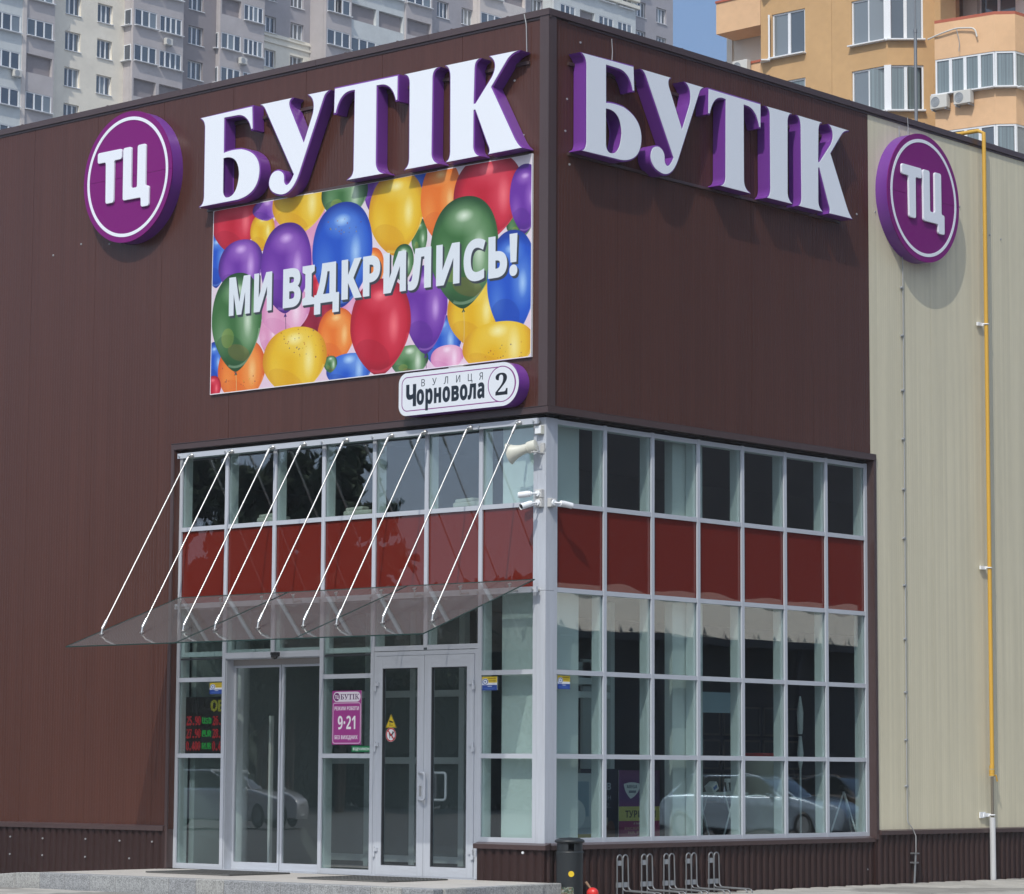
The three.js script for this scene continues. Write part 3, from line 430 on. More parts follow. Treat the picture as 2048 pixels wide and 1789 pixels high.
// ------------------------------------------------------------------ stickers and boards at the entrance
function flat(name, label, category, w, h, tex, pos, turn = 0, mat = {}) { const m = mesh(name, new THREE.BoxGeometry(w, h, 0.004), [0, 1, 2, 3, 4, 5].map((i) => i === 4 ? std([0.9, 0.9, 0.9], 0.45, { map: tex, ...mat }) : M.white)); m.position.set(...pos); m.rotation.y = turn; return tag(m, label, category); }
{
  const guard = canvas(256, 216, (x, w, h) => { x.fillStyle = '#d9c02e'; x.fillRect(0, 0, w, h * 0.45); x.fillStyle = '#e4e8ee'; x.fillRect(0, h * 0.45, w, h * 0.16); x.fillStyle = '#24479a'; x.fillRect(0, h * 0.61, w, h); x.fillStyle = '#5578c0'; x.fillRect(30, h * 0.82, w - 60, 8); x.fillRect(60, h * 0.9, w - 120, 6); x.fillStyle = '#dfe8f4'; x.fillRect(100, h * 0.68, 70, 10); x.fillStyle = '#a98a1c'; for (let i = 0; i < 2; i++) x.fillRect(105, 22 + i * 38, 130, 16); x.fillStyle = '#e8eef6'; x.beginPath(); x.arc(60, 80, 52, 0, 7); x.fill(); x.strokeStyle = '#24479a'; x.lineWidth = 12; x.beginPath(); x.arc(60, 80, 40, 0, 7); x.stroke(); x.fillStyle = '#24479a'; x.beginPath(); x.arc(60, 80, 14, 0, 7); x.fill(); });
  flat('security_sticker', 'yellow and blue security sticker above the currency board', 'sticker', 0.25, 0.15, guard, [-5.715, 2.545, ZL + 0.006]);
  flat('security_sticker', 'yellow and blue security sticker right of the double door', 'sticker', 0.25, 0.165, guard, [-0.905, 2.533, ZL + 0.006]);
  flat('security_sticker', 'yellow and blue security sticker in the right front nearest the corner', 'sticker', 0.23, 0.16, guard, [ZL + 0.006, 2.542, -0.365], Math.PI / 2);
  const hours = canvas(420, 560, (x, w, h) => {
    x.fillStyle = '#a8388e'; x.fillRect(0, 0, w, h); x.strokeStyle = '#f0dcee'; x.lineWidth = 7; x.beginPath(); x.roundRect(14, 128, w - 28, h - 142, 26); x.stroke(); x.fillStyle = '#eee6f0'; x.beginPath(); x.roundRect(14, 12, w - 28, 104, 50); x.fill();
    x.fillStyle = '#7b2f78'; x.beginPath(); x.arc(66, 64, 42, 0, 7); x.fill(); fitText(x, 'ТЦ', 40, 92, 82, 36, 'bold $ sans-serif', '#fff'); fitText(x, 'БУТІК', 118, 386, 92, 56, 'bold $ serif', '#5a3560');
    fitText(x, 'РЕЖИМ РОБОТИ', 34, w - 34, 204, 40, 'bold $ sans-serif', '#f6eef6'); fitText(x, '9·21', 84, w - 84, 400, 138, 'bold $ sans-serif', '#fbf6fb'); fitText(x, 'БЕЗ ВИХІДНИХ', 40, w - 50, 504, 40, 'bold $ sans-serif', '#f6eef6');
  });
  flat('opening_hours_board', 'magenta opening hours board between the sliding and the swing doors', 'sign', 0.515, 0.675, hours, [-3.305, 2.143, ZL + 0.008]);
  flat('open_plate', 'small green plate with white lettering below the opening hours', 'sign', 0.36, 0.075, canvas(256, 54, (x, w, h) => { x.fillStyle = '#127a48'; x.fillRect(0, 0, w, h); fitText(x, 'ВІДЧИНЕНО', 16, w - 6, 40, 24, 'bold $ sans-serif', '#e8f4ec'); }), [-3.035, 1.752, ZL + 0.005]);
  // warning triangle and no-dogs disc on the left door leaf
  const tri = mesh('camera_warning_sticker', new THREE.ShapeGeometry(poly([[-0.095, 0], [0.095, 0], [0, 0.168]])), std([0.85, 0.85, 0.85], 0.5, { map: canvas(256, 256, (x, w, h) => { x.fillStyle = '#e2c51e'; x.fillRect(0, 0, w, h); x.strokeStyle = '#5b4f10'; x.lineWidth = 8; x.beginPath(); x.moveTo(14, 246); x.lineTo(242, 246); x.lineTo(128, 24); x.closePath(); x.stroke(); x.fillStyle = '#2a2508'; x.save(); x.translate(128, 150); x.rotate(0.25); x.fillRect(-44, -22, 76, 32); x.fillRect(30, -16, 20, 20); x.restore(); x.fillRect(96, 160, 14, 40); x.fillRect(80, 204, 90, 10); }) }));
  { const u = tri.geometry.attributes.uv, p = tri.geometry.attributes.position; for (let i = 0; i < p.count; i++) u.setXY(i, p.getX(i) / 0.19 + 0.5, p.getY(i) / 0.168); } tri.position.set(-2.525, 2.012, -0.013); tag(tri, 'yellow triangular camera warning sticker on the swing door glass', 'sticker');
  const dog = mesh('no_dogs_sticker', new THREE.CircleGeometry(0.088, 32), std([0.85, 0.85, 0.85], 0.5, { map: canvas(256, 256, (x, w, h) => { x.fillStyle = '#eef0f2'; x.fillRect(0, 0, w, h); x.fillStyle = '#20242a'; x.fillRect(90, 110, 76, 42); x.fillRect(92, 140, 14, 56); x.fillRect(150, 140, 14, 56); x.beginPath(); x.moveTo(150, 112); x.lineTo(172, 62); x.lineTo(208, 84); x.lineTo(168, 130); x.fill(); x.fillRect(78, 96, 14, 30); x.strokeStyle = '#c8242c'; x.lineWidth = 24; x.beginPath(); x.arc(128, 128, 112, 0, 7); x.stroke(); x.beginPath(); x.moveTo(52, 50); x.lineTo(204, 206); x.stroke(); }) }));
  dog.position.set(-2.525, 1.925, -0.012); tag(dog, 'round red and white no dogs sticker under the yellow triangle', 'sticker');
  // LED currency board behind the glass
  const led = canvas(640, 680, (x, w, h) => {
    x.fillStyle = '#1c1513'; x.fillRect(0, 0, w, h);
    const dots = (s, x0, y0, n, hgt, col) => { const c = document.createElement('canvas'); c.width = n; c.height = hgt; const q = c.getContext('2d'); q.fillStyle = '#000'; q.fillRect(0, 0, n, hgt); q.font = `bold ${hgt * 1.28}px monospace`; q.fillStyle = '#fff'; const m = q.measureText(s); q.save(); q.scale(n / m.width, 1); q.fillText(s, 0, hgt * 0.94); q.restore(); const d = q.getImageData(0, 0, n, hgt).data; x.fillStyle = col; for (let j = 0; j < hgt; j++) for (let i = 0; i < n; i++) if (d[(j * n + i) * 4] > 100) { x.beginPath(); x.arc(x0 + i * 9, y0 + j * 9, 3.6, 0, 7); x.fill(); } };
    dots('ОБМІН', 390, 30, 62, 16, '#d8d23a');
    [['25.90', 'USD', '26.20', 230], ['27.90', 'EUR', '28.40', 390], ['0.400', 'RUB', '0.410', 545]].forEach(([a, b, c, y]) => { dots(a, 16, y, 25, 13, '#ff2c38'); dots(b, 262, y + 14, 16, 9, '#2fe05a'); dots(c, 424, y, 25, 13, '#ff2c38'); });
  });
  const board = thing('currency_board', 'dark dot-matrix currency board with red figures behind the leftmost pane', 'display', [-6.02, 2.065, -0.135]);
  mesh('case', box(0.86, 0.75, 0.06, 0, 0, -0.032), M.black, board);
  mesh('led_display', new THREE.PlaneGeometry(0.80, 0.72), phys([0.5, 0.5, 0.5], 0.5, { map: led, emissiveMap: led, emissive: new THREE.Color(0.35, 0.35, 0.35) }), board);
}
{ // dome camera under the canopy
  const t = thing('dome_camera', 'small black dome camera under the canopy above the sliding door', 'camera', [-4.551, 2.94, 0.03]);
  mesh('housing', [cyl(0.055, 0.055, 0.035, 20).translate(0, 0.03, 0.02), span(-0.05, 0.05, 0.0, 0.05, -0.03, 0.0)], M.black, t); mesh('dome', new THREE.SphereGeometry(0.05, 20, 12).translate(0, 0.005, 0.02), phys([0.01, 0.01, 0.012], 0.08, { clearcoat: 1 }), t);
}
{ // horn loudspeaker and its box
  const t = thing('horn_loudspeaker', 'cream horn loudspeaker on the corner column', 'loudspeaker', [-0.05, 5.345, 0.05]);
  const prof = [[0.0, 0], [0.062, 0], [0.066, 0.02], [0.066, 0.10], [0.058, 0.115], [0.05, 0.12], [0.055, 0.20], [0.075, 0.28], [0.105, 0.34], [0.118, 0.362], [0.112, 0.364], [0.098, 0.338], [0.068, 0.28], [0.046, 0.2], [0.03, 0.13], [0.0, 0.13]].map(([r, y]) => new THREE.Vector2(r, y));
  const aim = new THREE.Quaternion().setFromUnitVectors(UPV, v3(-1, -0.26, 0.32).normalize());
  const horn = mesh('horn', new THREE.LatheGeometry(prof, 36).scale(1.12, 1, 0.98).applyQuaternion(aim).translate(0, 0, 0.07), M.horn, t);
  mesh('rim', new THREE.TorusGeometry(0.066, 0.006, 8, 30).rotateX(Math.PI / 2).translate(0, 0.108, 0).applyQuaternion(aim).translate(0, 0, 0.07), M.horn, t);
  mesh('bracket', [rod([0, -0.075, 0.12], [0, -0.085, -0.045], 0.009, 8), span(-0.03, 0.03, -0.09, 0.04, -0.045, -0.035), rod([0.055, -0.08, 0.11], [0.055, -0.02, 0.13], 0.006, 8), rod([-0.055, -0.08, 0.11], [-0.055, -0.02, 0.13], 0.006, 8), rod([-0.06, -0.082, 0.115], [0.06, -0.082, 0.115], 0.007, 8), tube([[0.03, 0.0, 0.06], [0.075, 0.03, 0.0], [0.05, -0.05, -0.03]], 0.004, 20, 6, 0.02)], M.junction, t);
  const b = thing('junction_box', 'small pale junction box above the horn loudspeaker', 'box', [-0.075, 5.54, 0.035]);
  mesh('box', rbox(0.10, 0.105, 0.06, 0.008), M.horn, b); mesh('lid', rbox(0.092, 0.094, 0.008, 0.003, 0, 0, 0.033), M.white, b);
}
function bullet(label, base, wallTurn, aim) { // junction block, ball mount, arm and camera barrel
  const t = thing('bullet_camera', label, 'camera', base, 'white bullet cameras on the corner column');
  const blk = new THREE.Group(); blk.name = 'mount_box'; t.add(blk); blk.rotation.y = wallTurn;
  mesh('block', [rbox(0.105, 0.105, 0.055, 0.006, 0, 0, 0.028), ...[-1, 1].flatMap((a) => [-1, 1].map((b) => cyl(0.012, 0.012, 0.006, 10).rotateX(Math.PI / 2).translate(a * 0.035, b * 0.035, 0.058)))], M.junction, blk);
  mesh('flange', cyl(0.034, 0.038, 0.02, 20).rotateX(Math.PI / 2).translate(0, 0, 0.066), M.white, blk);
  const out = v3(0, 0, 0.075).applyAxisAngle(UPV, wallTurn), dir = v3(...aim).normalize(), e = out.clone().add(v3(0, 0, 0.05).applyAxisAngle(UPV, wallTurn)).add(dir.clone().multiplyScalar(0.04));
  mesh('arm', [rod(out.toArray(), e.toArray(), 0.011, 10), new THREE.SphereGeometry(0.018, 12, 10).translate(e.x, e.y, e.z)], M.white, t);
  const q = new THREE.Quaternion().setFromUnitVectors(UPV, dir), at = (g) => g.applyQuaternion(q).translate(e.x, e.y, e.z);
  mesh('barrel', [at(cyl(0.032, 0.032, 0.15, 20).translate(0, 0.075, 0)), at(new THREE.CylinderGeometry(0.037, 0.037, 0.14, 20, 1, true, 0, Math.PI * 2).translate(0, 0.092, 0))], M.white, t);
  mesh('lens', at(cyl(0.027, 0.027, 0.004, 20).translate(0, 0.152, 0)), M.black, t);
}
bullet('white bullet camera pointing left along the entrance front', [-0.075, 4.775, 0.004], 0, [-1, -0.08, 0.25]);
bullet('white bullet camera with dark lens pointing out, lower one of the left pair', [-0.075, 4.665, 0.004], 0, [-0.25, -0.35, 1]);
bullet('white bullet camera pointing right along the side front', [0.004, 4.668, -0.07], Math.PI / 2, [0.25, -0.16, -1]);
// ------------------------------------------------------------------ pipes and cables on the cream wall
{
  const x = D + 0.10, z = -9.52, t = thing('gas_pipe', 'yellow gas pipe bending over the roof edge and down the cream wall', 'pipe');
  mesh('pipe', tube([[D - 0.9, 10.80, z], [x, 10.80, z], [x, 1.60, z - 0.01]], 0.03, 90, 12, 0.07), M.yellow, t);
  mesh('valve', [cyl(0.036, 0.036, 0.05, 14).translate(x, 1.58, z), cyl(0.042, 0.042, 0.03, 8).translate(x, 1.53, z), cyl(0.04, 0.04, 0.03, 8).translate(x, 1.47, z), new THREE.SphereGeometry(0.04, 14, 10).translate(x, 1.5, z), rod([x, 1.47, z], [x, 1.46, z - 0.11], 0.013, 8), rod([x + 0.03, 1.46, z - 0.06], [x + 0.03, 1.38, z - 0.09], 0.012, 8)], M.yellow, t);
  mesh('riser', cyl(0.022, 0.022, 0.60, 12).translate(x, 1.145, z), std([0.16, 0.14, 0.11], 0.5), t);
  mesh('sleeve', cyl(0.042, 0.042, 0.90, 16).translate(x, 0.42, z), std([0.55, 0.56, 0.57], 0.5), t);
  for (const y of [7.94, 4.416, 0.905]) mesh('clamp', [span(D, x, y - 0.02, y + 0.02, z - 0.015, z + 0.015), box(0.03, 0.05, 0.12, D + 0.03, y, z + 0.07), new THREE.TorusGeometry(0.034, 0.009, 8, 20).rotateX(Math.PI / 2).translate(x, y, z)], M.white, t);
  const y = 0.905; mesh('marker_plate', box(0.02, 0.085, 0.14, D + 0.02, y, z + 0.14), M.white, t);
}
{
  const t = thing('lightning_conductor', 'thin grey conductor wire clipped down the cream wall', 'cable'), x = D + 0.03;
  mesh('wire', tube([[x, 10.5, -7.42], [x, 8.6, -7.48], [x, 0.86, -7.46], [x + 0.02, 0.76, -7.47], [x + 0.06, 0.715, -7.58], [x + 0.07, 0.38, -7.56]], 0.0075, 80, 6, 0.05), M.cableGrey, t);
  mesh('conduit', [rod([x + 0.07, 0.40, -7.555], [x + 0.07, 0.0, -7.515], 0.016, 10), cyl(0.03, 0.03, 0.02, 10).translate(x + 0.07, 0.40, -7.555), cyl(0.028, 0.028, 0.02, 10).translate(x + 0.07, 0.27, -7.54), span(D, x + 0.1, 0.39, 0.41, -7.53, -7.60), span(D, x + 0.1, 0.265, 0.285, -7.52, -7.58)], M.galv, t);
  for (const y of [8.216, 7.54, 6.77, 6.09, 5.39, 4.71, 4.06, 3.32, 2.59, 1.94, 1.31]) mesh('clip', [box(0.03, 0.03, 0.05, D + 0.015, y, -7.475), cyl(0.012, 0.012, 0.03, 8).rotateZ(Math.PI / 2).translate(D + 0.03, y, -7.45)], M.greysteel, t);
  for (const [n, lb, side, px, y0, y1] of [['signal_cable', 'thin pale cable dropping to the top of the last letter on the left wall', 0, -0.27, 10.64, 10.15], ['signal_cable', 'thin pale cable dropping to the first letter on the right wall', 1, -1.06, 10.5, 10.17], ['signal_cable', 'thin pale cable dropping to the round sign on the cream wall', 1, -7.62, 10.66, 10.36]]) { const o = D + 0.04; tag(mesh(n, side ? tube([[o, y0, px], [o, (y0 + y1) / 2, px - 0.015], [o, y1, px]], 0.006, 20, 6) : tube([[px, y0, o], [px + 0.04, y0 - 0.14, o + 0.005], [px + 0.045, y1, o]], 0.007, 24, 6, 0.05), M.cableGrey), lb, 'cable'); }
  const pole = thing('roof_mast', 'slim grey metal mast rising from the store roof', 'mast', [-1.55, TOP - 0.02, -10.4]);
  mesh('pole', [cyl(0.024, 0.026, 2.2, 12).translate(0, 1.1, 0), cyl(0.016, 0.016, 3, 10).translate(0, 3.6, 0), cyl(0.03, 0.03, 0.06, 12).translate(0, 2.2, 0)], M.galv, pole); mesh('foot', box(0.5, 0.08, 0.5, 0, 0.04, 0), M.junction, pole);
}
// ------------------------------------------------------------------ things on the ground
{
  const t = thing('litter_bin', 'dark round litter bin with a yellow sticker by the corner plinth', 'bin', [0.32, 0, -0.08]);
  const L = (p, n = 40) => new THREE.LatheGeometry(p.map(([r, y]) => new THREE.Vector2(r, y)), n);
  mesh('body', L([[0.0, 0.01], [0.15, 0.01], [0.156, 0.03], [0.158, 0.53], [0.163, 0.54], [0.163, 0.556], [0.15, 0.56]]), M.bin, t);
  // open neck: four posts between the letterbox openings
  for (let k = 0; k < 3; k++) { const a = k * 2.09 + 1.05; mesh('neck_panel', new THREE.CylinderGeometry(0.15, 0.152, 0.105, 16, 1, true, a, 1.65).translate(0, 0.61, 0), Object.assign(M.bin.clone(), { side: THREE.DoubleSide }), t); }
  mesh('liner', cyl(0.12, 0.12, 0.5, 20).translate(0, 0.32, 0), M.black, t);
  mesh('lid', L([[0.15, 0.655], [0.172, 0.66], [0.178, 0.672], [0.172, 0.688], [0.15, 0.7], [0.13, 0.702], [0.125, 0.712], [0.0, 0.72]]), M.bin, t);
  const put = (name, g, mat, ang, y) => { const r = 0.1605; mesh(name, g.rotateY(ang).translate(Math.sin(ang) * r, y, Math.cos(ang) * r), mat, t); };
  put('round_sticker', new THREE.CylinderGeometry(0.034, 0.034, 0.006, 28).rotateX(Math.PI / 2), std([0.75, 0.52, 0.02], 0.5), 0.82, 0.30);
  put('torn_label', new THREE.BoxGeometry(0.15, 0.14, 0.004), std([0.5, 0.5, 0.5], 0.7, { map: canvas(64, 64, (x) => { for (let i = 0; i < 400; i++) { x.fillStyle = ['#5f7a5a', '#9aa58c', '#3d5a52', '#8d6a50', '#c0c4ba'][Math.floor(rnd() * 5)]; x.fillRect(rnd() * 64, rnd() * 64, 9, 6); } }) }), 0.55, 0.08);
}
{
  const t = thing('red_stub_object', 'bright red object with a brown stub handle lying by the litter bin', 'litter', [0.72, 0.05, -0.02]);  // unidentified red rounded object with a short brown stub
  mesh('red_body', new THREE.SphereGeometry(0.075, 20, 14).scale(1, 0.85, 0.8).translate(0, 0.04, 0), phys([0.62, 0.02, 0.012], 0.3, { clearcoat: 0.5 }), t);
  mesh('handle', rod([-0.02, 0.09, 0.01], [-0.075, 0.165, 0.03], 0.012, 10, 0.016), std([0.24, 0.15, 0.09], 0.7), t);
}
{ // wall-fixed bicycle stands: two bent tubes each
  const names = ['nearest the litter bin', 'second from the litter bin', 'in the middle of the row', 'second from the far end', 'farthest from the litter bin'];
  [-1.33, -1.80, -2.235, -2.68, -3.14].forEach((z, i) => {
    const t = thing('bicycle_stand', 'galvanised tube bicycle stand by the plinth, ' + names[i], 'bicycle rack', [0, 0, z], 'bicycle stands in a row along the corrugated plinth');
    for (const o of [0.055, -0.055]) {
      const a = o + 0.048, b = o - 0.048, pts = [[0.10, 0.0, a], [0.10, 0.44, a]]; for (let k = 1; k < 8; k++) pts.push([0.10, 0.44 + 0.048 * Math.sin(k * Math.PI / 8), o + 0.048 * Math.cos(k * Math.PI / 8)]);
      pts.push([0.10, 0.44, b], [0.11, 0.06, b], [0.62, 0.045, b], [0.62, -0.03, b]);
      mesh('bent_tube', tube(pts, 0.0095, 110, 7, 0.06), M.galv, t);
    }
    mesh('fixing_plate', [span(0.088, 0.094, 0.10, 0.16, -0.11, 0.11)], M.greysteel, t); mesh('fixing_plate', span(0.088, 0.094, 0.36, 0.42, 0.0, 0.09), M.greysteel, t);
    mesh('wall_tie', [rod([0.05, 0.13, 0.05], [0.09, 0.13, 0.05], 0.012, 8), rod([0.05, 0.39, 0.05], [0.09, 0.39, 0.05], 0.012, 8)], M.greysteel, t);
  });
}
{ // grid door mats
  const mat = (label, x0, x1) => { const t = thing('door_mat', label, 'mat', [0, PY + 0.002, 0]), bars = []; for (let x = x0; x < x1; x += 0.06) bars.push(span(x, x + 0.022, 0, 0.018, 0.40, 1.42)); for (let z = 0.40; z < 1.43; z += 0.06) bars.push(span(x0, x1, 0.001, 0.017, z, z + 0.022)); const g = mesh('rubber_grid', bars, M.rubber, t); g.userData.kind = 'stuff'; mesh('backing', span(x0, x1, -0.001, 0.004, 0.40, 1.42), M.black, t); };
  mat('dark rubber grid mat in front of the sliding door', -5.38, -3.85); mat('dark rubber grid mat in front of the swing door', -2.66, -1.17);
}
// ------------------------------------------------------------------ furnishings seen through the right front
{
  const T = Math.PI / 2;
  const lit = canvas(256, 512, (x, w, h) => { x.fillStyle = '#c3ccd2'; x.fillRect(0, 0, w, h); x.fillStyle = '#b3a93c'; x.fillRect(0, h * 0.87, w, h); x.fillStyle = '#8fa7b8'; x.fillRect(20, 60, w - 40, h * 0.5); x.fillStyle = '#dfe6ea'; x.beginPath(); x.ellipse(130, 300, 80, 110, 0, 0, 7); x.fill(); });
  flat('cafe_poster', 'pale blue poster with a yellow foot inside the first right-hand pane', 'poster', 0.62, 0.85, lit, [-0.5, 1.04, -1.15], T);
  flat('coffee_poster', 'dark blue poster with white lettering beside the purple roll-up banner', 'poster', 0.72, 0.98, canvas(360, 490, (x, w, h) => { x.fillStyle = '#1e2740'; x.fillRect(0, 0, w, h); fitText(x, 'А  КАВ', 60, 300, 130, 44, 'bold $ sans-serif', '#b9c3d2'); fitText(x, 'З ПРОДН', 60, 300, 190, 26, '$ sans-serif', '#aab6c8'); fitText(x, 'З   О 12.', 60, 300, 240, 28, '$ sans-serif', '#aab6c8'); x.fillStyle = '#6a4538'; x.beginPath(); x.ellipse(290, 400, 50, 80, 0.2, 0, 7); x.fill(); x.fillStyle = '#b8a894'; x.fillRect(230, 300, 40, 50); x.fillStyle = '#84765e'; x.beginPath(); x.ellipse(250, 470, 80, 40, 0, 0, 7); x.fill(); }), [-0.7, 1.03, -1.84], T);
  const roll = thing('rollup_banner', 'purple and magenta roll-up banner with a yellow band behind the glass', 'banner', [-0.55, PY, -2.46]); roll.rotation.y = T;
  mesh('printed_sheet', box(0.82, 0.86, 0.006, 0, 0.885, 0), [0, 1, 2, 3, 4, 5].map((i) => i === 4 ? std([0.9, 0.9, 0.9], 0.5, { map: canvas(420, 700, (x, w, h) => { const g = x.createLinearGradient(0, 0, 0, h); g.addColorStop(0, '#6b2a66'); g.addColorStop(0.4, '#5a2c78'); g.addColorStop(0.75, '#a0246c'); g.addColorStop(1, '#a81c62'); x.fillStyle = g; x.fillRect(0, 0, w, h); x.fillStyle = '#dfe6ea'; x.beginPath(); x.moveTo(50, 140); x.quadraticCurveTo(135, 105, 222, 140); x.quadraticCurveTo(200, 250, 120, 288); x.quadraticCurveTo(60, 230, 50, 140); x.fill(); fitText(x, 'MEGA', 82, 188, 182, 32, 'bold $ sans-serif', '#46506a'); x.fillStyle = '#7d8698'; x.fillRect(100, 204, 76, 26); x.fillStyle = '#cfca72'; x.fillRect(0, 366, w, 146); fitText(x, 'ТУРИСТИ', 66, 380, 478, 72, 'bold $ sans-serif', '#3a3430'); fitText(x, 'а також', 150, 260, 548, 24, 'bold $ sans-serif', '#e8dccc'); fitText(x, 'ЕКСКЛЮЗИВ', 60, 350, 600, 28, 'bold $ sans-serif', '#e0b8a0'); fitText(x, 'НА РИБО', 96, 320, 642, 28, 'bold $ sans-serif', '#e0b8a0'); fitText(x, 'ТА', 190, 250, 684, 28, 'bold $ sans-serif', '#e0b8a0'); }) }) : M.white), roll);
  mesh('lower_sheet', box(0.82, 0.40, 0.006, 0, 0.254, 0), std([0.35, 0.02, 0.14], 0.5), roll); mesh('base', rbox(0.84, 0.07, 0.18, 0.02, 0, 0.035, 0), M.alu, roll);
  flat('hanging_board', 'blank pale blue board hanging behind the fourth right-hand pane', 'board', 0.74, 0.27, canvas(8, 8, (x) => { x.fillStyle = '#a9c0cc'; x.fillRect(0, 0, 8, 8); }), [-0.9, 2.40, -4.54], T);
  for (let r = 0; r < 3; r++) for (let c = 0; c < 5; c++) { const f = thing('notice_frame', 'dark framed notice on the inner wall, ' + ['bottom', 'middle', 'top'][r] + ' row, ' + ['first', 'second', 'third', 'fourth', 'last'][c] + ' from the left', 'picture frame', [-3.89, 1.25 + r * 0.5, -8.3 - c * 0.5], 'framed notices in a grid on the inner wall'); f.rotation.y = T; mesh('frame', [span(-0.21, 0.21, 0.19, 0.22, 0, 0.02), span(-0.21, 0.21, -0.22, -0.19, 0, 0.02), span(-0.21, -0.18, -0.19, 0.19, 0, 0.02), span(0.18, 0.21, -0.19, 0.19, 0, 0.02)], std([0.25, 0.22, 0.2], 0.5), f); mesh('sheet', box(0.36, 0.38, 0.006, 0, 0, 0.006), std([0.12, 0.14, 0.15], 0.5), f); }
  const tb = thing('folding_table', 'white folding table on crossed legs behind the fourth right-hand pane', 'table', [-0.75, PY, -4.31]);
  mesh('tabletop', rbox(0.5, 0.035, 0.74, 0.008, 0, 1.02, 0), M.roomWhite, tb); for (const x of [-0.22, 0.22]) for (const s of [-1, 1]) mesh('leg', rod([x, 0, s * 0.34], [x, 1.0, -s * 0.1], 0.011, 8), M.white, tb);
  const sc = thing('barcode_scanner', 'white handheld scanner standing on the folding table', 'scanner', [-0.62, PY + 1.04, -4.40]); mesh('grip', rod([0, 0, 0], [0.02, 0.12, 0.05], 0.018, 10), M.white, sc); mesh('head', rbox(0.06, 0.05, 0.13, 0.015, 0.02, 0.15, 0.02), M.white, sc); mesh('stand', cyl(0.05, 0.06, 0.015, 18), M.white, sc);
  const bx = thing('small_carton', 'small pale carton tilted on the folding table', 'box', [-0.65, PY + 1.10, -4.08]); mesh('carton', rbox(0.12, 0.11, 0.14, 0.01).rotateX(0.5), M.roomWhite, bx); mesh('print', box(0.122, 0.04, 0.08).rotateX(0.5), std([0.1, 0.2, 0.5], 0.5), bx);
  const ct = thing('shop_counter', 'curved pale counter with a bright red top edge', 'counter', [-1.5, PY, -6.3]); mesh('front', [new THREE.CylinderGeometry(0.34, 0.24, 1.50, 40, 1, false).translate(0, 0.75, 0)], std([0.58, 0.56, 0.46], 0.45), ct); mesh('top', new THREE.CylinderGeometry(0.37, 0.37, 0.06, 40).translate(0, 1.53, 0), std([0.62, 0.02, 0.02], 0.35), ct);
  const fl = thing('feather_flag', 'folded white sunshade on a slim pole in the sixth right-hand pane', 'sunshade', [-0.6, PY, -5.98]); mesh('pole', cyl(0.013, 0.013, 2.3, 10).translate(0, 1.15, 0), M.white, fl); mesh('folded_cloth', new THREE.LatheGeometry([[0.012, 1.34], [0.03, 1.42], [0.045, 1.55], [0.02, 1.78], [0.035, 1.86], [0.045, 2.1], [0.012, 2.32]].map((p) => new THREE.Vector2(...p)), 14), M.roomWhite, fl); mesh('tie', new THREE.TorusGeometry(0.045, 0.012, 8, 16).rotateX(T).translate(0, 1.80, 0), M.black, fl); mesh('foot', cyl(0.2, 0.22, 0.06, 20).translate(0, 0.03, 0), M.greysteel, fl);
  const tr = thing('camera_tripod', 'silver tripod with spread legs in the last right-hand pane', 'tripod', [-0.45, PY, -6.78]); for (const a of [0.3, 1.7, 4.5]) mesh('leg', rod([0, 1.05, 0], [Math.cos(a) * 0.5, 0, Math.sin(a) * 0.5], 0.012, 8), M.white, tr); mesh('head', rbox(0.1, 0.09, 0.12, 0.02, 0, 1.09, 0), M.black, tr);
  for (const [x, lb] of [[-5.0, 'second'], [-3.4, 'fourth'], [-1.5, 'sixth']]) { const c = thing('folded_cloth', 'pale folded cloth on the ledge of the ' + lb + ' upper left window', 'cloth', [x, RA + 0.05, -0.33], 'cloths lying on the upper window ledge'); mesh('cloth', [rbox(0.5, 0.07, 0.16, 0.03, 0, 0.035, 0), rbox(0.3, 0.05, 0.14, 0.02, -0.06, 0.09, 0).rotateZ(0.04)], std([0.5, 0.48, 0.42], 0.8), c); }
}
// ------------------------------------------------------------------ apartment blocks behind the store
const plaster = (c) => std(c, 0.85, { map: rep(mottle, 0.11, 0.11) });
const drape = dataTex(128, (u, v) => { const a = 0.5 + 0.5 * Math.sin(u * 44 + Math.sin(u * 17) * 2); return (0.62 + 0.38 * a); }, false, 4);
const WIN = { curtain: phys([0.17, 0.22, 0.23], 0.08, { map: rep(drape, 1, 1), clearcoat: 1, ior: 1.7 }), frame: std([0.74, 0.76, 0.78], 0.45), pane: phys([0.028, 0.042, 0.065], 0.04, { clearcoat: 1, clearcoatRoughness: 0.02, ior: 1.7 }), pale: phys([0.16, 0.19, 0.21], 0.06, { clearcoat: 1, clearcoatRoughness: 0.02, ior: 1.7 }), mid: phys([0.06, 0.08, 0.10], 0.05, { clearcoat: 1, ior: 1.7 }) };
const winGeo = new Map();
function windowGeo(w, h, n) { const key = [w, h, n].map((v) => v.toFixed(2)).join(); if (!winGeo.has(key)) { const f = 0.075, gs = [span(-w / 2, w / 2, 0, f, -0.04, 0.04), span(-w / 2, w / 2, h - f, h, -0.04, 0.04)], ps = []; for (let i = 0; i <= n; i++) { const x = -w / 2 + f / 2 + (w - f) * i / n, k = i === 0 || i === n ? f / 2 : 0.07; gs.push(span(x - k, x + k, f, h - f, -0.038, 0.038)); if (i < n) ps.push([x + (w - f) / n / 2, (w - f) / n - 0.1]); } winGeo.set(key, { frame: join(gs), ps, pane: new THREE.PlaneGeometry(1, 1), f }); } return winGeo.get(key); }
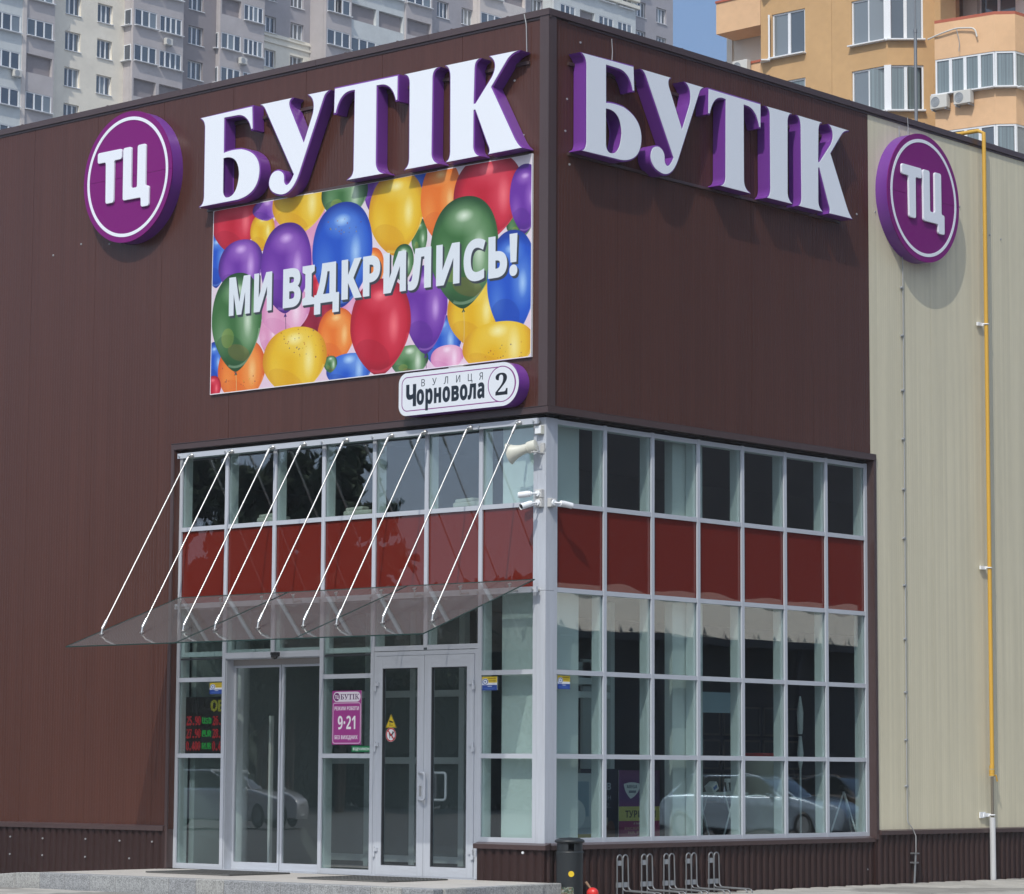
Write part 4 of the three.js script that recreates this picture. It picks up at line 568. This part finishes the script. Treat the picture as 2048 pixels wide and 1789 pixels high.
function addWindow(parent, s, y, w, h, n, z, open = false) {
  const g = windowGeo(w, h, n), win = mesh('window', g.frame, WIN.frame, parent); win.position.set(s, y, z);
  g.ps.forEach(([x, pw], i) => { const p = mesh('pane', g.pane, dressed ? (y < 31.9 && rnd() < 0.85 ? WIN.curtain : rnd() < 0.6 ? WIN.pale : WIN.mid) : open && i === n - 1 ? WIN.mid : rnd() < 0.16 ? WIN.pale : rnd() < 0.3 ? WIN.mid : WIN.pane, win); p.position.set(x, h / 2, 0.0); p.scale.set(pw, h - 2 * g.f + 0.02, 1); if (open && i === 1) { p.rotation.y = 0.5; } else p.rotation.set(rr(-0.01, 0.01), rr(-0.015, 0.015), 0); });
  mesh('sill', span(-w / 2 - 0.06, w / 2 + 0.06, -0.06, -0.005, -0.05, 0.36), WIN.frame, win);
  return win;
}
// a stretch of facade: local x along it, +z outwards; holes [x, y, w, h, kind, panes]
function facade(parent, [ox, oz], turn, w, y0, y1, mat, holes, deep = 0.32, name = 'wall') {
  const f = new THREE.Group(); f.name = 'facade_section'; f.position.set(ox, 0, oz); f.rotation.y = turn; parent.add(f);
  const s = poly([[0, y0], [w, y0], [w, y1], [0, y1]]); for (const [x, y, a, b] of holes) s.holes.push(new THREE.Path([[x, y], [x, y + b], [x + a, y + b], [x + a, y]].map((p) => new THREE.Vector2(...p))));
  mesh(name, metric(extrude(s, deep).translate(0, 0, -deep)), mat, f);
  for (const [x, y, a, b, kind, n] of holes) {
    if (kind === 'open') { mesh('loggia_recess', [span(x - 0.05, x + a + 0.05, y - 0.4, y + b + 0.05, -deep - 1.25, -deep - 1.15), span(x - 0.06, x, y - 0.4, y + b, -deep - 1.15, -deep), span(x + a, x + a + 0.06, y - 0.4, y + b, -deep - 1.15, -deep), span(x, x + a, y + b, y + b + 0.05, -deep - 1.15, -deep), span(x, x + a, y - 0.4, y - 0.35, -deep - 1.15, -deep)], mat, f); const v = addWindow(f, x + a * 0.3, y - 0.3, Math.min(1.3, a * 0.5), b + 0.1, 2, -deep - 1.10); v.name = 'balcony_door'; }
    else addWindow(f, x + a / 2, y, a, b, n, kind === 'flush' ? -0.06 : kind === 'shallow' ? -0.10 : -0.26, rnd() < 0.06);
  }
  return f;
}
{
  const blk = thing('apartment_block', 'tall beige and mauve grey apartment block behind the left part of the store', 'building', [-155, 0, -114]);
  const C = { light: plaster([0.599, 0.633, 0.633]), pink: plaster([0.644, 0.588, 0.554]), mauve: plaster([0.475, 0.441, 0.441]), beige: plaster([0.82, 0.765, 0.65]), dark: plaster([0.271, 0.243, 0.254]), grey: plaster([0.373, 0.356, 0.379]), cream: plaster([0.791, 0.757, 0.655]) };
  // [z from, z to, out, colour, kind, floor phase]; along the facade the local x runs towards the viewer's left, so sections are laid from their far end
  const S = [ // colour, near z, far z, out, kind, windows per floor, sill offset, open loggias [floor, which]
    ['light', -107.6, -115.55, 1.1, 'bay', 2, 0.0, []], ['pink', -115.55, -115.95, 1.15, 'pier'], ['mauve', -115.95, -118.9, 1.0, 'bay', 1, 0.08, [[-1, 0]]], ['beige', -118.9, -127.0, 0, 'flat2', 2, 0], ['mauve', -127.0, -132.5, 1.1, 'bay', 2, 0.14, [[-1, 0], [-1, 1], [3, 1]]],
    ['dark', -132.5, -137.3, 0, 'flat1', 1, 0.12], ['mauve', -137.2, -142.35, 0.5, 'bay', 2, 0.27, [[2, 0], [4, 1]]], ['grey', -142.35, -151.0, -1.6, 'flat2', 2, 0.4], ['mauve', -149.9, -153.1, 0.4, 'bay', 1, 0.17, []], ['light', -153.1, -160.1, 0.2, 'bay', 2, 0.1, [[3, 0], [3, 1], [5, 0]]], ['mauve', -160.1, -163.6, 0.4, 'bay', 1, 0.1, [[3, 0]]],
    ['grey', -163.6, -170.9, -0.3, 'flat2', 2, -0.15], ['pink', -169.9, -176.4, 0.6, 'bay', 2, -0.2, [[5, 1]]], ['grey', -176.4, -181.4, -0.2, 'flat1', 1, -0.2], ['light', -179.8, -192.3, 1.2, 'cornice', 4, -0.2, []], ['grey', -192.3, -199.8, 0, 'flat2', 2, -0.2]];
  const X0 = 0;
  for (const [col, za, zb, out, kind, n = 1, ph = 0, loggias = []] of S) {
    const w = za - zb, mid = (za + zb) / 2, ylo = 50 + (-mid - 114) * 0.27, holes = [], P = 2.965;
    for (let k = Math.floor((ylo - 62) / P); k < Math.ceil((ylo + 18 - 58.93) / P); k++) {
      const yb = 58.93 + P * k + ph;
      if (kind === 'flat2') for (const q of col === 'beige' ? [1.9, 5.25] : [w * 0.3 - 0.8, w * 0.3 + 2.55]) holes.push([q, yb, 1.6, 1.55, 'deep', 3]);
      if (kind === 'flat1') holes.push([w / 2 - 0.85, yb, 1.7, 1.57, 'deep', 3]);
      if (kind === 'bay') for (let j = 0; j < n; j++) { const a = w / n - 0.34, open = loggias.some(([b, c]) => b === k && c === j); holes.push([(w / n) * j + 0.17, yb, a, open ? 1.5 : 1.4, open ? 'open' : 'flush', n > 1 && j ? 4 : 3]); }
      if (kind === 'cornice') for (let j = 0; j < 4; j++) holes.push([1.0 + 2.9 * j, yb - 0.1, 2.2, 1.45, j === 1 && k % 2 ? 'open' : 'flush', 3]);
    }
    const low = za === -142.35 ? 65.35 : 0; // one stretch is cream up to a string course
    const f = facade(blk, [out, za + 114], Math.PI / 2, w - 0.004, low, 96, C[col], holes.filter((h) => h[1] > low - 0.3).map((h) => low && h[1] < low + 0.2 ? [h[0], low + 0.02, h[2], h[3] - (low + 0.02 - h[1]), h[4], h[5]] : h));
    if (low) { const f2 = facade(blk, [out, za + 114], Math.PI / 2, w - 0.004, 0, low - 0.003, C.cream, holes.filter((h) => h[1] + h[3] < low)); for (const y of [65.0, 64.45]) mesh('cornice', metric(span(0, w, y, y + 0.12, 0.001, 0.14)), C.cream, f2); }
    mesh('side_wall', metric(span(0, w - 0.004, 0, 96, -0.33, -0.34)), C.dark, f).visible = true;
    // returns of the projecting parts
    if (out > -1) { const d = out + 2; mesh('return_wall', metric(span(0.001, 0.18, 0, 96, -0.33, -d)), C[col], f); mesh('return_wall', metric(span(w - 0.185, w - 0.006, 0, 96, -0.33, -d)), C[col], f); }
    if (kind === 'bay' && n === 2 && col === 'mauve') for (let k = -3; k < 6; k++) { const yb = 58.93 + 2.965 * k + ph; if (loggias.some(([b]) => b === k)) continue; const wv = addWindow(f, -0.01, yb, 0.86, 1.36, 1, -0.62); wv.rotation.y = -Math.PI / 2; }
    if (kind === 'cornice') for (const y of [76.6, 77.3, 71.0, 82.5]) mesh('cornice', metric(span(-0.3, w + 0.3, y, y + 0.35, -0.2, 0.35)), C.cream, f);
  }
  mesh('core', metric(span(-16, -2.6, 0, 96, 5.5, -85.8)), C.dark, blk);
  const acs = [[-114.9, 55.6, 1.2], [-130.6, 61.2, 1.2], [-139.6, 61.4, 0.6]];
  for (const [z, y, o] of acs) { const a = thing('air_conditioner', 'small white air conditioner on the distant block, ' + { '-114.9': 'at its left edge', '-130.6': 'under the first mauve bay window', '-139.6': 'right of the dark strip' }[z], 'air conditioner', [-155 + o + 0.2, y, z], 'air conditioners on the distant block'); mesh('casing', rbox(0.34, 0.55, 0.75, 0.03), M.acWhite, a); mesh('fan_grille', cyl(0.24, 0.24, 0.02, 20).rotateZ(Math.PI / 2).translate(0.175, 0, 0.1), M.greysteel, a); mesh('bracket', [span(-0.2, 0.15, -0.36, -0.31, -0.32, -0.28), span(-0.2, 0.15, -0.36, -0.31, 0.28, 0.32)], M.greysteel, a); }
}
{
  const b = thing('orange_apartment_block', 'orange apartment block with bay windows and rounded balconies behind the store', 'building');
  const C = { tan: plaster([0.57, 0.355, 0.165]), light: plaster([0.74, 0.47, 0.265]), white: plaster([0.62, 0.60, 0.54]), under: plaster([0.45, 0.28, 0.16]), cap: std([0.42, 0.10, 0.05], 0.6) };
  const P = 3.1, y0 = 0, y1 = 62, Z = -75.5; dressed = 1;
  const rows = (fn) => { const h = []; for (let k = -2; k < 5; k++) h.push(...fn(k)); return h; };
  // left loggia stack: white recess, parapets with red caps
  facade(b, [-55.15, Z - 1.6], 0, 2.75, y0, y1, C.white, rows((k) => [[1.55, 33.0 + P * k, 1.15, 2.1, 'deep', 2]]), 0.3);
  mesh('wall', metric(span(-55.45, -55.15, y0, y1, Z - 1.5, Z - 12)), C.white, b);
  for (let k = -3; k < 6; k++) { const y = 34.5 + P * k; mesh('balcony', metric(extrude(poly([[-55.05, -(Z - 1.55)], [-54.98, -(Z - 0.1)], [-52.44, -Z], [-52.44, -(Z - 1.55)]]), 1.42).rotateX(-Math.PI / 2).translate(0, y, 0)), k === 0 ? C.light : C.light, b); mesh('balcony_cap', metric(extrude(poly([[-55.05, -(Z - 0.25)], [-55.0, -(Z - 0.05)], [-52.44, -(Z + 0.05)], [-52.44, -(Z - 0.15)]]), 0.1).rotateX(-Math.PI / 2).translate(0, y + 1.421, 0)), C.cap, b); }
  // main tan wall with canted corner window and joint
  facade(b, [-52.42, Z], 0, 3.81, y0, y1, C.tan, rows((k) => [[0.62, 32.86 + P * k, 1.78, 1.98, 'shallow', 2]]), 0.3);
  for (let k = -2; k < 5; k++) { const w = addWindow(b, -51.97, 32.8 + P * k, 0.5, 2.0, 1, Z + 0.02); w.rotation.y = -0.9; mesh('canted_jamb', metric(extrude(poly([[-52.3, -(Z + 0.003)], [-51.8, -(Z + 0.003)], [-51.8, -(Z + 0.02)]]), 2.2).rotateX(-Math.PI / 2).translate(0, 32.7 + P * k, 0)), C.tan, b); }
  facade(b, [-48.60, Z - 0.004], 0, 2.88, y0, y1, C.tan, rows((k) => [[1.03, 29.62 + P * (k + 1), 1.80, 1.98, 'shallow', 2]]), 0.3);
  mesh('joint', span(-48.612, -48.598, y0, y1, Z - 0.1, Z - 0.02), M.gap, b);
  facade(b, [-45.72, Z - 0.004], 0.707, 2.0, y0, y1, C.tan, rows((k) => [[0.02, 29.62 + P * (k + 1), 1.52, 1.98, 'shallow', 2]]), 0.3);
  for (let k = -2; k < 5; k++) { const p = mesh('corner_post', box(0.30, 1.98, 0.12, 0, 0, 0), WIN.frame, b); p.position.set(-45.72, 29.62 + P * (k + 1) + 0.99, Z - 0.03); p.rotation.y = 0.35; }
  facade(b, [-44.2, Z - 1.305], 0, 1.1, y0, y1, C.tan, [], 0.3);
  // right-hand rounded balcony stack: parapets, glazing, open top loggia
  const pts = [[-43.32, Z - 0.9], [-43.30, Z + 0.05], [-40.55, Z - 0.25], [-39.85, Z - 0.75], [-39.75, Z - 2.2]];
  const ring = (off, h) => extrude(poly(pts.map(([x, z]) => [x, -z])), h).rotateX(-Math.PI / 2);
  for (let k = -4; k < 5; k++) { const y = 31.42 + P * k; mesh('balcony', metric(ring(0, 1.56).translate(0, y, 0)), C.light, b); }
  for (let k = -4; k < 0; k++) for (let i = 1; i < 4; i++) { const [ax, az] = pts[i], [bx, bz] = pts[i + 1], len = Math.hypot(bx - ax, bz - az); const w = addWindow(b, (ax + bx) / 2, 31.42 + P * k + 1.57, len - 0.03, P - 1.575, i === 1 ? 4 : 1, 0); w.position.z = (az + bz) / 2; w.position.y = 31.42 + P * k + 1.57; w.rotation.y = -Math.atan2(bz - az, bx - ax); const p0 = w.position; p0.x -= Math.sin(w.rotation.y) * 0.06; p0.z -= Math.cos(w.rotation.y) * 0.06; }
  for (let k = -4; k < 0; k++) mesh('curtain', new THREE.PlaneGeometry(2.3, 1.4, 60, 1).translate(-41.95, 31.42 + P * k + 2.3, Z - 0.6), std([0.5, 0.55, 0.55], 0.9), b);
  mesh('balcony_cap', metric(ring(0, 0.13).translate(0, 32.985, 0)), C.cap, b);
  facade(b, [-43.3, Z - 2.2], 0, 4.2, 32.9, y1, C.white, [[0.7, 33.1, 1.9, 2.0, 'deep', 2], [0.7, 36.2, 1.9, 2.0, 'deep', 2]], 0.3);
  facade(b, [-43.3, Z - 2.25], 0, 3.55, 0, 32.9, C.light, [], 0.3);
  mesh('wall', metric(span(-39.7, -32, y0, y1, Z - 2.6, Z - 10)), C.white, b);
  mesh('core', metric(span(-55.0, -39.6, y0, y1, Z - 2.7, Z - 12)), C.under, b);
  const unit = (x, y, z, lb) => { const a = thing('air_conditioner', lb, 'air conditioner', [x, y, z], 'air conditioners on the orange block'); mesh('casing', rbox(0.82, 0.58, 0.30, 0.03), M.acWhite, a); const t = new THREE.TorusGeometry(0.2, 0.018, 8, 26); mesh('fan_grille', [t.clone().translate(-0.14, 0, 0.155), new THREE.TorusGeometry(0.13, 0.012, 8, 24).translate(-0.14, 0, 0.155), new THREE.TorusGeometry(0.06, 0.012, 8, 20).translate(-0.14, 0, 0.155), cyl(0.19, 0.19, 0.01, 24).rotateX(Math.PI / 2).translate(-0.14, 0, 0.149)], M.greysteel, a); mesh('bracket', [span(-0.35, -0.3, -0.36, -0.3, -0.3, 0.12), span(0.3, 0.35, -0.36, -0.3, -0.3, 0.12)], M.greysteel, a); };
  unit(-42.95, 29.53, Z + 0.22, 'white air conditioner below the glazed orange balcony, left of the pair'); unit(-41.85, 29.58, Z + 0.12, 'white air conditioner below the glazed orange balcony, right of the pair'); unit(-53.35, 32.68, Z + 0.2, 'white air conditioner by the lower left orange balcony');
  const hose = thing('drain_hose', 'white looped hose hanging on the upper orange balcony', 'hose', [0, 0, 0]); mesh('hose', tube([[-43.6, 32.35, Z + 0.1], [-42.9, 32.5, Z + 0.12], [-42.2, 32.62, Z + 0.05], [-41.35, 32.5, Z - 0.02], [-41.25, 32.1, Z - 0.02]], 0.036, 60, 8, 0.25), M.acWhite, hose); mesh('cord', tube([[-42.2, 32.6, Z + 0.08], [-42.05, 32.0, Z + 0.06], [-42.1, 31.6, Z + 0.06]], 0.015, 20, 6, 0.2), M.cableGrey, hose);
}
// ------------------------------------------------------------------ what the glass mirrors: trees and cars across the forecourt, a market hall, a brown block
function pine(label, x, z, h, r) {
  const t = thing('pine_tree', label, 'tree', [x, 0, z]);
  mesh('trunk', [rod([0, 0, 0], [0.1, h * 0.5, 0.05], 0.24, 10, 0.16), rod([0.1, h * 0.5, 0.05], [0, h * 0.97, 0], 0.16, 8, 0.04)], std([0.16, 0.10, 0.07], 0.9), t);
  const n = 2600, im = new THREE.InstancedMesh(new THREE.ConeGeometry(0.16, 0.62, 4, 1), std([0.035, 0.055, 0.025], 0.9), n), m = new THREE.Matrix4(), q = new THREE.Quaternion(), e = new THREE.Euler(), limbs = [];
  for (let k = 0; k < 26; k++) { const y = h * rr(0.34, 0.99), a = rnd() * 6.28, l = r * (1.15 - y / h) * rr(0.7, 1.3) + 0.35; limbs.push([y, a, l]); }
  mesh('limb', limbs.map(([y, a, l]) => rod([0, y - l * 0.2, 0], [Math.cos(a) * l, y + l * 0.1, Math.sin(a) * l], 0.06, 5, 0.015)), std([0.14, 0.09, 0.06], 0.9), t);
  for (let i = 0; i < n; i++) { const [y, a, l] = limbs[Math.floor(rnd() * limbs.length)], f = rr(0.25, 1.05), s = 0.2 + 0.35 * f * l * 0.5; e.set(rr(-1.6, 1.6), rnd() * 6.28, rr(-1.6, 1.6)); m.compose(v3(Math.cos(a) * l * f + rr(-s, s), y + l * 0.3 * (f - 0.66) + rr(-0.35, 0.35), Math.sin(a) * l * f + rr(-s, s)), q.setFromEuler(e), v3(1, 1, 1).multiplyScalar(rr(0.7, 1.5))); im.setMatrixAt(i, m); }
  im.name = 'crown'; shine(im); im.userData.kind = 'stuff'; t.add(im);
}
pine('tall dark pine mirrored in the two leftmost upper windows', -57, 45, 15, 4.2);
pine('dark pine mirrored in the second upper left window', -53.5, 47, 13.2, 4.2);
pine('dark pine mirrored at the middle of the upper left windows', -48.3, 45, 12.6, 3.4);
pine('broad dark pine mirrored at the far left edge of the upper windows', -63, 45, 17, 5);
pine('lower pine mirrored below the sky in the upper left windows', -51, 44, 9.8, 3.4);
{ // a dark belt of bushes and trees across the road
  const n = 22000, im = new THREE.InstancedMesh(new THREE.TetrahedronGeometry(0.55, 0), std([0.03, 0.042, 0.022], 0.95), n), m = new THREE.Matrix4(), q = new THREE.Quaternion(), e = new THREE.Euler();
  for (let i = 0; i < n; i++) { const x = rr(-100, -14), top = 5.2 + 3.2 * nA(x * 0.011 + 0.3, 0.2) + 1.6 * nB(x * 0.02, 0.6); e.set(rnd() * 6, rnd() * 6, rnd() * 6); m.compose(v3(x, 0.2 + top * Math.pow(rnd(), 0.85), rr(54, 60)), q.setFromEuler(e), v3(1, 1, 1).multiplyScalar(rr(0.5, 1.5))); im.setMatrixAt(i, m); }
  im.name = 'tree_belt'; shine(im); im.userData.kind = 'stuff'; im.userData.label = 'dark belt of bushes mirrored in the entrance glass'; im.userData.category = 'bushes'; scene.add(im);
}
function car(label, pos, turn, col) {
  const t = thing('parked_car', label, 'car', pos); t.rotation.y = turn; // front towards +x
  const paint = phys(col, 0.3, { metalness: 0.3, clearcoat: 1, clearcoatRoughness: 0.05 });
  const s = new THREE.Shape(); s.moveTo(-2.1, 0.32); s.lineTo(-1.72, 0.24); s.absarc(-1.32, 0.3, 0.36, Math.PI, 0, true); s.lineTo(0.98, 0.24); s.absarc(1.36, 0.3, 0.36, Math.PI, 0, true); s.lineTo(2.12, 0.28); s.quadraticCurveTo(2.22, 0.5, 2.12, 0.66); s.quadraticCurveTo(1.7, 0.88, 0.98, 0.94); s.lineTo(-1.7, 0.98); s.quadraticCurveTo(-2.12, 0.95, -2.16, 0.7); s.closePath();
  mesh('body', toCreasedNormals(extrude(s, 1.5, { bevelEnabled: true, bevelSize: 0.06, bevelThickness: 0.12, bevelSegments: 3 }).translate(0, 0, -0.75), 0.6), paint, t);
  const c = new THREE.Shape(); c.moveTo(1.05, 0.92); c.quadraticCurveTo(0.5, 1.36, 0.15, 1.43); c.lineTo(-1.0, 1.44); c.quadraticCurveTo(-1.6, 1.34, -1.95, 0.96); c.closePath();
  mesh('greenhouse', toCreasedNormals(extrude(c, 1.22, { bevelEnabled: true, bevelSize: 0.02, bevelThickness: 0.1, bevelSegments: 2 }).translate(0, 0, -0.61), 0.6), phys([0.015, 0.02, 0.022], 0.05, { clearcoat: 1 }), t);
  mesh('roof', rbox(1.25, 0.05, 1.3, 0.02, -0.42, 1.455, 0), paint, t);
  mesh('pillar', [-0.72, 0.72].flatMap((z) => [rod([1.05, 0.93, z], [0.2, 1.44, z * 0.88], 0.035, 6), rod([-0.45, 0.95, z * 1.0], [-0.5, 1.45, z * 0.88], 0.04, 6), rod([-1.9, 0.97, z], [-1.05, 1.45, z * 0.88], 0.045, 6)]), paint, t);
  for (const x of [-1.32, 1.36]) for (const z of [-0.8, 0.8]) { const w = mesh('wheel', new THREE.TorusGeometry(0.245, 0.085, 10, 26).translate(x, 0.325, z), M.black, t); mesh('rim', cyl(0.2, 0.2, 0.12, 16).rotateX(Math.PI / 2).translate(x, 0.325, z + Math.sign(z) * 0.01), M.galv, w); }
  for (const z of [-0.62, 0.62]) { mesh('headlight', new THREE.SphereGeometry(0.16, 14, 10).scale(0.7, 0.55, 1.1).translate(2.03, 0.66, z), phys([0.75, 0.78, 0.8], 0.08, { clearcoat: 1 }), t); mesh('mirror', rbox(0.12, 0.12, 0.18, 0.04, 0.75, 1.0, z * 1.55), paint, t); }
  mesh('grille', [box(0.04, 0.16, 0.7, 2.19, 0.52, 0), ...[0.47, 0.52, 0.57].map((y) => box(0.02, 0.015, 0.7, 2.215, y, 0))], M.steel, t); mesh('number_plate', box(0.02, 0.11, 0.5, 2.2, 0.36, 0), M.white, t);
}
car('silver saloon car mirrored in the sliding door and leftmost pane', [-31.6, 0, 24], -0.45, [0.72, 0.73, 0.74]);
car('pale blue car mirrored in the fifth right-hand lower pane', [14.2, 0, -23.6], Math.PI - 0.2, [0.30, 0.38, 0.47]);
car('dark brown car mirrored in the last right-hand lower pane', [14.4, 0, -27.0], Math.PI + 0.1, [0.10, 0.08, 0.065]);
{
  const t = thing('market_hall', 'low market hall with a beige metal roof mirrored in the right-hand panes', 'building', [22, 0, -36]);
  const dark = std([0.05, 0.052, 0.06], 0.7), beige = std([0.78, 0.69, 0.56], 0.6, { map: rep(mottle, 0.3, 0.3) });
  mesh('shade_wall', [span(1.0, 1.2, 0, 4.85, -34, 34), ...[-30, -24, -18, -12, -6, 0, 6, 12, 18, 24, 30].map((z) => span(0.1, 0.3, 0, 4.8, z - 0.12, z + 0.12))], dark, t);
  mesh('fascia', span(-0.05, 0.1, 4.66, 4.88, -34, 34), dark, t);
  for (let i = 0; i < 14; i++) { const a = i / 14, b = (i + 1) / 14; mesh('roof_sheet', metric(extrude(poly([[a * 5.5, 4.88 + a * 1.45], [b * 5.5, 4.88 + b * 1.45 + 0.05], [b * 5.5, 4.80 + b * 1.45]]), 68).translate(0, 0, -34)), beige, t); }
  for (let i = 0; i < 60; i++) mesh('snow_guard', new THREE.ConeGeometry(0.11, rr(0.1, 0.34), 4).translate(0.1, 4.98, -33 + i * 1.1 + rr(-0.3, 0.3)), dark, t);
  mesh('back_wall', span(5.5, 5.7, 0, 6.3, -34, 34), dark, t); mesh('side_wall', [span(1.2, 5.5, 0, 3.1, -34, -33.8), span(1.2, 5.5, 0, 3.1, 33.8, 34)], dark, t);
  const k = thing('brown_block', 'tall shaded brown block mirrored in the upper right-hand windows', 'building', [66, 0, -66]); const bm = plaster([0.12, 0.095, 0.085]);
  const holes = []; for (let y = 2; y < 40; y += 3) for (let x = 4; x < 92; x += 6) holes.push([x, y, 2.2, 1.6, 'deep', 2]);
  const sh = poly([[0, 0], [96, 0], [96, 42], [0, 42]]); mesh('wall', metric(span(0, 14, 0, 42, -48, 48)), bm, k);
}
renderer.render(scene, camera);
